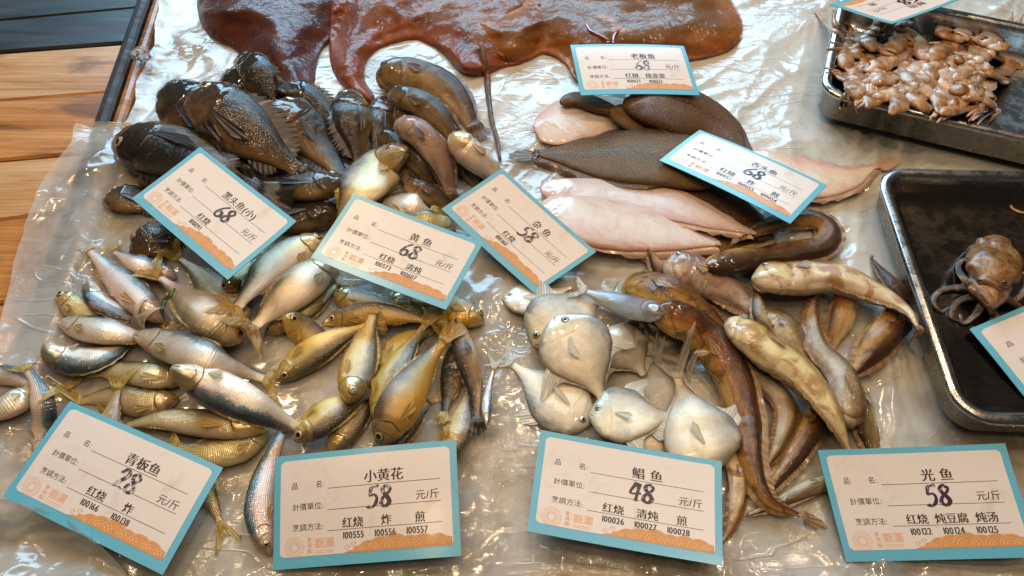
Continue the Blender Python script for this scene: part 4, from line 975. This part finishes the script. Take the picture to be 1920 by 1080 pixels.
M['orange_line'] = plain('pale_orange_line', (.82, .52, .28), .5)
M['pink_print'] = plain('pink_orange_print', (.74, .40, .24), .5)
def marker(name, wear):
    N = NT(name); tc = N.n('ShaderNodeTexCoord').outputs['Object']
    d = N.noise(tc, 260, 4, .7)
    c = N.mix(N.maprange(d, wear, wear+.12), (.028, .012, .032), (.55, .47, .46))
    return N.done(N.princ(Base_Color=c, Roughness=.4).outputs[0])
M['marker'] = marker('purple_black_marker', .56); M['marker_worn'] = marker('worn_marker', .51); M['marker_faded'] = marker('faded_marker', .45)

_tc = {}
def glyphs(text, offset=0.0):
    key = (text, offset)
    if key not in _tc:
        cu = bpy.data.curves.new('lettering_curve', 'FONT'); cu.body = text; cu.size = 1; cu.offset = offset; cu.resolution_u = 3
        o = bpy.data.objects.new('lettering_curve', cu); COL.objects.link(o)
        dg = bpy.context.evaluated_depsgraph_get(); me = o.evaluated_get(dg).to_mesh()
        v = np.array([q.co[:2] for q in me.vertices]) if len(me.vertices) else np.zeros((0, 2)); f = [tuple(p.vertices) for p in me.polygons]
        o.evaluated_get(dg).to_mesh_clear(); bpy.data.objects.remove(o); bpy.data.curves.remove(cu)
        _tc[key] = (v, f)
    return _tc[key]
DIG = {'6': [[(.52, 1), (.22, .72), (.05, .35), (.12, .08), (.34, 0), (.55, .14), (.5, .38), (.3, .46), (.1, .3)]],
       '8': [[(.5, .84), (.32, 1), (.1, .84), (.2, .62), (.45, .4), (.56, .18), (.36, 0), (.1, .12), (.13, .36), (.42, .6), (.56, .8), (.48, .93)]],
       '5': [[(.16, .95), (.1, .55), (.36, .6), (.53, .4), (.45, .12), (.2, 0), (.0, .06)], [(.15, .95), (.58, 1.0)]],
       '2': [[(.05, .74), (.2, .98), (.45, .95), (.5, .7), (.3, .4), (.02, .05), (.3, .12), (.62, .03)]],
       '4': [[(.3, 1), (.02, .4), (.62, .44)], [(.46, .96), (.38, 0)]]}
class Plate:
    """the card's own plane: (u, v) from its top left corner to a point of the place"""
    def __init__(s, corners, nrm, bend, z0=.004):
        c = np.array(corners, float); nrm = np.array(nrm, float); nrm /= np.linalg.norm(nrm)
        uu, vv = np.meshgrid(np.linspace(0, 1, 24), np.linspace(0, 1, 16)); uu, vv = uu.ravel(), vv.ravel()
        zc = z0
        for it in range(40):
            q0 = at(*c.mean(0), zc)
            dirs = at(c[:, 0], c[:, 1], 0.0)-np.array([0, 0, CAM_H])
            k = ((q0-np.array([0, 0, CAM_H]))@nrm)/(dirs@nrm); s.c = np.array([0, 0, CAM_H])+dirs*k[:, None]
            s.n = nrm; s.bend = bend
            P = s.p(uu, vv, -.0006); d = np.sort(hget(P[:, 0], P[:, 1])+.001-P[:, 2])[int(len(P)*.985)]
            if d <= 0: break
            zc += d*.8+.0003
        if zc > .12: print('CARD HIGH', zc, corners)
    def p(s, u, v, off=0.0):
        u = np.asarray(u, float)[..., None]; v = np.asarray(v, float)[..., None]
        a, b, c, d = s.c
        q = a*(1-u)*(1-v)+b*u*(1-v)+c*u*v+d*(1-u)*v
        return q+s.n*(off+s.bend*(4*u*(1-u)-.6)+s.bend*.6*np.sin(v*3+1))
def ribbon(pts, wd, n=None, closed=False):
    p = catmull(pts, n or max(8, len(pts)*5)); p = p*np.array([1, 1.0])
    t = np.gradient(p, axis=0); t /= np.linalg.norm(t, axis=1)[:, None]+1e-9; nn_ = np.stack([-t[:, 1], t[:, 0]], 1)
    wd = np.broadcast_to(wd, (len(p),))[:, None]
    return np.stack([p+nn_*wd/2, p-nn_*wd/2], 1).reshape(-1, 2), grid_faces(len(p), 2)
def card(corners, nrm, title, price, words, codes, label, name='price_card', bend=.0012, worn='marker', title_x=.60, tsize=.072, only_left=False, pxy=(.58, .535), z0=.004):
    pl = Plate(corners, nrm, bend*random.uniform(1.2, 3.2)*random.choice((1, 1, -1)), z0)
    org = pl.p(.5, .5, 0); root = empty(name, org); tag(root, label, 'price card', 'price cards standing on the fish')
    nu, nv = 22, 14
    U_, V_ = np.meshgrid(np.linspace(0, 1, nu), np.linspace(0, 1, nv)); top = pl.p(U_, V_, 0).reshape(-1, 3); bot = pl.p(U_, V_, -.0008).reshape(-1, 3)
    F_ = grid_faces(nv, nu)+grid_faces(nv, nu, False, nu*nv)
    bd = [i for i in range(nu)]+[j*nu+nu-1 for j in range(1, nv)]+[(nv-1)*nu+i for i in range(nu-2, -1, -1)]+[j*nu for j in range(nv-2, 0, -1)]
    for a, b in zip(bd, bd[1:]+bd[:1]): F_.append((a, b, b+nu*nv, a+nu*nv))
    mesh_obj('board', np.vstack([top, bot]), F_, M['card_blue'], root, smooth=False, origin=org)
    # cream face with round corners
    u0, u1, v0, v1, R = .036, .962, .055, .905, .022
    rows = np.linspace(v0, v1, 40); Vf = []
    for v in rows:
        dv_ = min(v-v0, v1-v)*CR; ins = R-math.sqrt(max(0, R*R-max(0, R-dv_)**2)) if dv_ < R else 0
        Vf.append(pl.p(np.linspace(u0+ins, u1-ins, 18), np.full(18, v), .00012))
    mesh_obj('face_panel', np.array(Vf).reshape(-1, 3), grid_faces(40, 18), M['card_face'], root, smooth=False, origin=org)
    acc = {}
    def put(layer, v2, f, off):
        A = acc.setdefault(layer, ([], [], [0])); b = A[2][0]
        A[0].append(pl.p(v2[:, 0], v2[:, 1], off)); A[1].extend(tuple(i+b for i in q) for q in f); A[2][0] += len(v2)
    def text(layer, txt, uc, vb, size, bold=0, sx=1.0, track=1.0, off0=.0, serif=False, rise=.00022):
        cj = any(ord(ch) > 0x2000 for ch in txt)
        wds = []
        for ch in txt:
            v, f = glyphs(ch, off0); adv = 1.0*track if ord(ch) > 0x2000 else ((v[:, 0].max()+.09) if len(v) else .35)
            wds.append((v, f, adv, ord(ch) > 0x2000))
        tot = sum(x[2] for x in wds)*size*sx; x = uc-tot/2
        for v, f, adv, isc in wds:
            if len(v):
                for k in range(bold+1):
                    q = np.stack([x+(v[:, 0]+(0 if isc else .03))*size*sx+k*size*.030, vb-v[:, 1]*size/CR], 1)
                    put(layer, q, f, rise+k*.00003)
            x += adv*size*sx
    def line(u0_, u1_, v, wv=.0026):
        q = np.linspace(u0_, u1_, 30)
        put('lettering', np.stack([np.r_[q, q], np.r_[q*0+v-wv/CR/2, q*0+v+wv/CR/2]], 1), [(i, i+1, i+31, i+30) for i in range(29)], .00021)
    text('lettering', '品', .115, .315, .040); text('lettering', '名:', .255, .315, .040)
    text('lettering', '計價單位:', .188, .505, .040); text('lettering', '烹調方法:', .188, .685, .040)
    line(.295, .905, .335); line(.295, .905, .525); line(.295, .905, .705)
    ttl = title
    text('lettering', ttl, title_x, .305, tsize, bold=2, off0=-.006)
    text('lettering', '元/斤', .835, .495, .055, bold=1, off0=-.006)
    for k, wd_ in enumerate(words):
        xs = {1: [.50], 2: [.46, .66], 3: [.43, .61, .79]}[len(words)][k]
        text('lettering', wd_, xs, .685, .058, bold=2, off0=-.006)
    for k, cd_ in enumerate(codes):
        xs = {1: [.49], 2: [.46, .65], 3: [.43, .60, .77]}[len(codes)][k]
        text('lettering', cd_, xs, .785, .050, bold=2, sx=.78, off0=-.004)
    # logo: ring of petals, small column of characters, name
    for k in range(14):
        a = k/14*2*math.pi; e1 = np.array([math.cos(a), math.sin(a)]); e2 = np.array([-e1[1], e1[0]])
        pts = [e1*(.036+.017*math.cos(q))+e2*.0145*math.sin(q) for q in np.linspace(0, 2*math.pi, 13)]
        v, f = ribbon([(.115+x, .825+y/CR) for x, y in pts], .0022, 26); put('logo_print', v, f, .00022)
    for k, ch in enumerate('會海鮨'): text('logo_print', ch, .197, .785+k*.048, .027, bold=1)
    put('logo_print', np.array([[.216, .745], [.218, .745], [.218, .89], [.216, .89]]), [(0, 1, 2, 3)], .0002)
    text('logo_print', '觀瀾', .278, .835, .054, bold=1, track=.98)
    for v_ in (.862, .880): put('logo_print', np.array([[.228, v_], [.325, v_], [.325, v_+.006], [.228, v_+.006]]), [(0, 1, 2, 3)], .0002)
    # cloud and wave print at the lower right
    circ = [(.46, .035), (.515, .060), (.58, .075), (.655, .085), (.735, .070), (.81, .075), (.88, .070), (.935, .050)]
    xs = np.linspace(.385, .957, 70); base = .903
    tp = np.maximum.reduce([np.sqrt(np.maximum(0, r*r-(xs-x)**2))*.92 for x, r in circ]+[np.interp(xs, [.385, .41, .46], [.003, .008, .018])])
    put('wave_print', np.stack([np.r_[xs, xs], np.r_[base-tp/CR, np.full(70, base)]], 1), [(i, i+1, i+71, i+70) for i in range(69)], .00020)
    for x, r in circ:
        for rr_ in (.92, .68, .44):
            q = np.linspace(.12, math.pi-.12, 12)
            pts = [(min(x+r*rr_*math.cos(a), .95), base-.006-r*rr_*.85*math.sin(a)/CR) for a in q]
            v, f = ribbon(pts, .0024, 20); put('wave_line', v, f, .00028)
    for (x, y) in ((.40, .86), (.435, .835)):
        v, f = ribbon([(x+.03, y+.03), (x+.005, y+.02), (x-.012, y), (x, y-.018), (x+.014, y-.004), (x+.003, y+.004)], .0035, 24); put('wave_print', v, f, .0002)
    for layer, mt in (('lettering', 'ink'), ('logo_print', 'pink_print'), ('wave_print', 'orange_print'), ('wave_line', 'orange_line')):
        if layer in acc:
            mesh_obj(layer, np.vstack(acc[layer][0]), acc[layer][1], M[mt], root, smooth=False, origin=org)
    if price:
        Vp, Fp = [], []
        s_ = .098; x = pxy[0]-len(price)*s_*.33
        for ch in price:
            for st in DIG[ch]:
                w_ = .020*(1+.25*np.sin(np.linspace(0, 5, 40)+ord(ch)))
                v, f = ribbon([(x+a*s_*.95+(b-.5)*.012, pxy[1]-b*s_*1.12/CR+.0) for a, b in st], w_, 40)
                Fp += [tuple(i+sum(len(q) for q in Vp) for i in g) for g in f]; Vp.append(pl.p(v[:, 0], v[:, 1], .00034+.00004*len(Vp)))
            x += s_*.68
        mesh_obj('handwritten_price', np.vstack(Vp), Fp, M[worn], root, smooth=False, origin=org)
    g = pl.p(*np.meshgrid(np.linspace(0, 1, 70), np.linspace(0, 1, 50)), .0005).reshape(-1, 3); hput(g)
    return root

card([(1069, 84), (1282, 86), (1313, 176), (1090, 176)], (.06, -.08, 1), '老板鱼', '68', ['红烧', '烧韭菜'], ['100021', '100022'], 'blue-bordered price card with faded 68 at the foot of the orange-brown skate', worn='marker_faded')
card([(1312, 243), (1551, 347), (1483, 416), (1237, 297)], (0, .16, 1), '舌头鱼', '68', ['红烧', '炸', '煎'], ['100051', '100053', '100054'], 'tilted price card marked 68 lying on the brown and pale tongue soles', tsize=.066)
card([(375, 275), (556, 415), (428, 526), (249, 374)], (-.03, -.1, 1), '黑头鱼(小)', '68', ['红烧'], ['100091'], 'price card marked 68 slanting steeply on the black rockfish', title_x=.60, tsize=.068)
card([(941, 315), (1118, 472), (1003, 552), (828, 393)], (-.03, -.25, 1), '杂 鱼', '58', ['红烧'], ['100160'], 'slanted price card marked 58 between the slim gobies and the pale soles', worn='marker_worn')
card([(663, 362), (906, 455), (836, 582), (583, 485)], (.06, -.16, 1), '黄 鱼', '68', ['红烧', '清炖'], ['100573', '100607'], 'price card marked 68 in front of the red-eyed bream, above the small croakers', worn='marker_worn')
card([(131, 752), (418, 877), (303, 1077), (2, 929)], (0, -.03, 1), '青板鱼', '28', ['红烧', '炸'], ['100166', '100138'], 'price card marked 28 at the lower left on the silver fish', worn='marker_faded')
card([(516, 857), (855, 824), (864, 1042), (510, 1069)], (-.06, -.2, 1), '小黄花', '58', ['红烧', '炸', '煎'], ['100555', '100556', '100557'], 'price card marked 58 below the small yellow croakers', worn='marker_worn')
card([(1014, 806), (1353, 865), (1354, 1062), (988, 997)], (.04, -.05, 1), '鲳 鱼', '48', ['红烧', '清炖', '煎'], ['100026', '100027', '100028'], 'price card marked 48 below the pomfrets')
card([(1533, 844), (1884, 831), (1950, 1045), (1585, 1054)], (-.06, -.22, 1), '光 鱼', '58', ['红烧', '炖豆腐', '炖汤'], ['100122', '100124', '100125'], 'price card marked 58 at the lower right corner below the long gobies')

# ================================================================ octopus, squid and small things
def flesh(name, c1, c2, c3, s=60, sss=.12):
    N = NT(name); fa = attr(N, 'fa'); tc = N.n('ShaderNodeTexCoord').outputs['Object']
    b = N.noise(tc, s, 4, .62, .6); f = N.noise(tc, s*8, 3, .65)
    c = N.ramp(b, [(.34, c1), (.5, c2), (.66, c3)]); c = N.mix(N.math('MULTIPLY', N.maprange(f, .55, .68), .5), c, tuple(x*.35 for x in c1))
    rnd = N.n('ShaderNodeObjectInfo').outputs['Random']; hs = N.n('ShaderNodeHueSaturation'); N.set(hs.inputs['Color'], c); N.set(hs.inputs['Value'], N.maprange(rnd, 0, 1, .7, 1.3, False)); N.set(hs.inputs['Saturation'], N.maprange(rnd, 0, 1, 1.15, .8, False))
    nb = N.bump(b, .4, .003, N.bump(f, .3, .0008))
    p = N.princ(Base_Color=hs.outputs[0], Roughness=.35, Normal=nb, Coat_Weight=.75, Coat_Roughness=.07, Coat_Normal=N.bump(N.noise(tc, 260, 2), .6, .0015, nb))
    p.inputs['Subsurface Weight'].default_value = sss; p.inputs['Subsurface Radius'].default_value = (.006, .003, .0015); p.inputs['Subsurface Scale'].default_value = 1
    return N.done(p.outputs[0])
M['squid'] = flesh('squid_flesh', (.20, .07, .02), (.40, .19, .065), (.56, .36, .20))
M['squid_pale'] = flesh('pale_squid_flesh', (.32, .17, .10), (.48, .31, .20), (.62, .48, .36))
M['octopus'] = flesh('octopus_skin', (.13, .055, .02), (.30, .15, .06), (.44, .28, .14), 110)
M['octopus_arm'] = flesh('octopus_arm_skin', (.03, .022, .016), (.085, .05, .03), (.34, .23, .155), 80)
oc = empty('octopus', at(1850, 540, .012)); tag(oc, 'small brown octopus with curled dark arms in the dark steel tray', 'octopus')
oo = np.array(oc.location)
arms = [[(1836, 546), (1802, 540), (1764, 546), (1750, 566), (1764, 584), (1780, 576)], [(1838, 556), (1800, 564), (1782, 592), (1800, 604)], [(1846, 562), (1828, 592), (1806, 606), (1800, 590)],
        [(1862, 556), (1890, 566), (1912, 556), (1926, 530), (1918, 510)], [(1862, 562), (1862, 588), (1884, 600), (1902, 588)], [(1838, 538), (1808, 524), (1796, 500), (1812, 486), (1826, 496)],
        [(1872, 552), (1908, 574), (1930, 604)], [(1852, 566), (1862, 596), (1848, 616), (1822, 614)]]
for i, a in enumerate(arms):
    tube('arm', a, [17, 15, 13, 11, 8, 4], M['octopus_arm'], oc, oo, n=34, m=12, bumps=1, embed=.2)
tube('head', [(1834, 560), (1850, 548), (1858, 524), (1860, 505)], [52, 72, 74, 60], M['octopus'], oc, oo, n=24, m=22, flat=.6, embed=.3, lump=.05)
tube('mantle', [(1854, 536), (1860, 512), (1866, 484), (1872, 458), (1874, 448)], [40, 84, 98, 86, 36], M['octopus'], oc, oo, n=40, m=34, flat=.5, embed=.55, lump=.11)
for (x, y) in ((1836, 526), (1884, 530)):
    tube('eye', [(x-4, y), (x, y-1), (x+4, y)], [3, 8, 3], M['pupil'], oc, oo, n=8, m=10, lump=0)
o = empty('squid_shred', at(1895, 388, .012)); tag(o, 'yellowish shred of squid lying alone at the back of the dark steel tray', 'squid piece')
tube('strand', [(1880, 384), (1892, 384), (1900, 392), (1914, 398), (1930, 400)], [4, 7, 6, 7, 5], M['squid'], o, np.array(o.location), n=20, m=8)
card([(1818, 617), (2128, 488), (2262, 648), (1950, 776)], (-.03, -.05, 1), '', '', [], [], 'price card cut by the right edge, leaning in the dark steel tray under the octopus')

def squid(x, y, ang, ln, wd_, mat, k, label, grp='squid heaped in the upper right tray'):
    r = random.Random(k*13+5); c, s_ = math.cos(ang), math.sin(ang)*.72
    x -= .25*c*ln; y -= .25*s_*ln
    f = lambda a, b: (x+a*c*ln-b*math.sin(ang)*ln, y+a*s_*ln+b*math.cos(ang)*ln*.72)
    root = empty('squid', at(x, y, .02)); tag(root, label, 'squid', grp); og = np.array(root.location)
    bnd = r.uniform(-.18, .18)
    hd = []
    bnd = r.uniform(-.22, .22)
    for q in range(6):
        b0 = (q-2.5)*.085; ln2 = r.uniform(.35, .75)
        tube('tentacle', [f(.05, b0*.5), f(-.15, b0+r.uniform(-.05, .05)), f(-.6*ln2, b0*1.2+bnd+r.uniform(-.09, .09)), f(-ln2-.1, b0*1.4+bnd*2+r.uniform(-.12, .12))], [wd_*.36, wd_*.32, wd_*.24, wd_*.1], M['squid_pale' if r.random() < .5 else mat], root, og, n=14, m=6, embed=.4, put=(q % 3 == 0))
    tube('mantle', [f(.0, 0), f(.25, bnd*.5), f(.6, bnd), f(1.0, bnd*.3)], [wd_*.7, wd_*.95, wd_*1.0, wd_*.85, wd_*.2], M[mat], root, og, n=24, m=14, flat=.42, embed=.5, lump=.15)
    tube('head', [f(-.12, 0), f(0, 0), f(.1, 0)], [wd_*.4, wd_*.62, wd_*.5], M['squid_pale' if k % 3 == 0 else mat], root, og, n=10, m=12, flat=.7, embed=.2, lump=.08)
    e = f(-.02, .10)
    tube('eye', [(e[0]-2.5, e[1]), (e[0], e[1]), (e[0]+2.5, e[1])], [2, 5, 2], M['pupil'], root, og, n=7, m=8, lump=0, put=False)
    return root
r = random.Random(3); k = 0
for lay in (0, 1):
    for row in range(5):
        for i in range(6):
            v = (row+.5+r.uniform(-.25, .25))/5; u = (i+.5+r.uniform(-.3, .3))/6
            x = 1608-22*v+u*282; yb = 56+v*(122+34*u)
            if lay and (row in (0,) or r.random() < .25): continue
            k += 1
            squid(x, yb, r.uniform(0, 6.28), r.uniform(50, 78), r.uniform(26, 36), 'squid' if r.random() < .65 else 'squid_pale', k, 'small orange-brown squid lying tangled in the heap in the upper right steel tray')
squid(1590, 88, 1.45, 92, 34, 'squid', 90, 'long orange squid standing along the left wall of the upper right tray', None)
squid(1778, 138, 1.25, 74, 32, 'squid', 91, 'glossy amber squid with its pointed end at the front rim of the upper right tray', None)
squid(1905, 62, 3.0, 100, 38, 'squid_pale', 92, 'big pale squid hanging towards the right edge of the picture in the upper right tray', None)
squid(1630, 78, .6, 48, 36, 'squid_pale', 93, 'round white squid just below the upside-down price card in the upper right tray', None)
card([(1868, -30), (1672, 45), (1553, 12), (1742, -62)][0:1]+[(1672, 45), (1553, 12), (1748, -58)], (0, -.02, 1), '鱿鱼', '58', ['红烧', '炸', '煎'], [], 'upside-down price card lying on the squid in the upper right tray', z0=.088)

o = empty('green_onion_piece', at(316, 560, .05)); tag(o, 'scrap of dark green onion leaf lying on the front pale bream', 'green onion')
M['green'] = plain('green_leaf', (.03, .10, .025), .3, 0, .8, 120, .4)
tube('leaf', [(327, 541), (320, 552), (309, 562), (306, 574), (302, 582)], [5, 9, 10, 10, 5], M['green'], o, np.array(o.location), n=18, m=8, flat=.5)

# ice lump caught in the gap of the rim
bm = bmesh.new(); bmesh.ops.create_icosphere(bm, subdivisions=3, radius=.011)
for v in bm.verts:
    q = v.co.copy(); v.co *= 1+.35*mnoise.noise(q*120)+.15*mnoise.cell(q*90); v.co.z *= .8
me = bpy.data.meshes.new('ice_lump'); bm.to_mesh(me); bm.free()
ice_o = bpy.data.objects.new('ice_lump', me); COL.objects.link(ice_o)
N = NT('clear_ice'); me.materials.append(N.done(N.princ(Base_Color=(.95, .97, 1), Roughness=.05, IOR=1.31, Transmission_Weight=.9).outputs[0]))
ice_o.location = at(264, 102, .014); tag(ice_o, 'clear lump of ice lying on the edge board at upper left', 'ice')

gob = [o for o in bpy.data.objects if o.get('label', '').startswith('big yellow goby')][0]
go = np.array(gob.location)
mz = float(hget(*at(1425, 528, .05)[:2]))
tube('mouth', [(1428, 514), (1421, 522), (1420, 532), (1424, 540)], [3, 11, 12, 3], M['flesh_red'], gob, go, n=14, m=10, zs=[mz*.93]*2, put=False)
tube('lip', [(1438, 508), (1424, 510), (1414, 522), (1415, 536), (1426, 546), (1440, 547)], [3, 7, 8, 8, 7, 3], M['lip'], gob, go, n=24, m=8, zs=[mz*.92]*2, put=False)

edge = catmull([(-60, 925), (10, 938), (70, 950), (140, 984), (196, 1030), (236, 1074), (262, 1120)], 90)
far = catmull([(-120, 1180), (-40, 1190), (60, 1190), (140, 1190), (200, 1185), (230, 1180), (250, 1175)], 90)
rows = []
for i in range(40):
    f = i/39; q = edge*(1-f)+far*f; g = at(q[:, 0], q[:, 1], .03)
    z = .018+.010*np.sin(f*9+np.arange(90)*.06)*(1-f*.4)+.012*fbm(g[:, 0]*26+f, g[:, 1]*26, 83, 3)+.008*ridged(g[:, 0]*22, g[:, 1]*40, 88, 2, 3)+.006*math.exp(-f*14)
    rows.append(at(q[:, 0], q[:, 1], np.maximum(z, .008)))
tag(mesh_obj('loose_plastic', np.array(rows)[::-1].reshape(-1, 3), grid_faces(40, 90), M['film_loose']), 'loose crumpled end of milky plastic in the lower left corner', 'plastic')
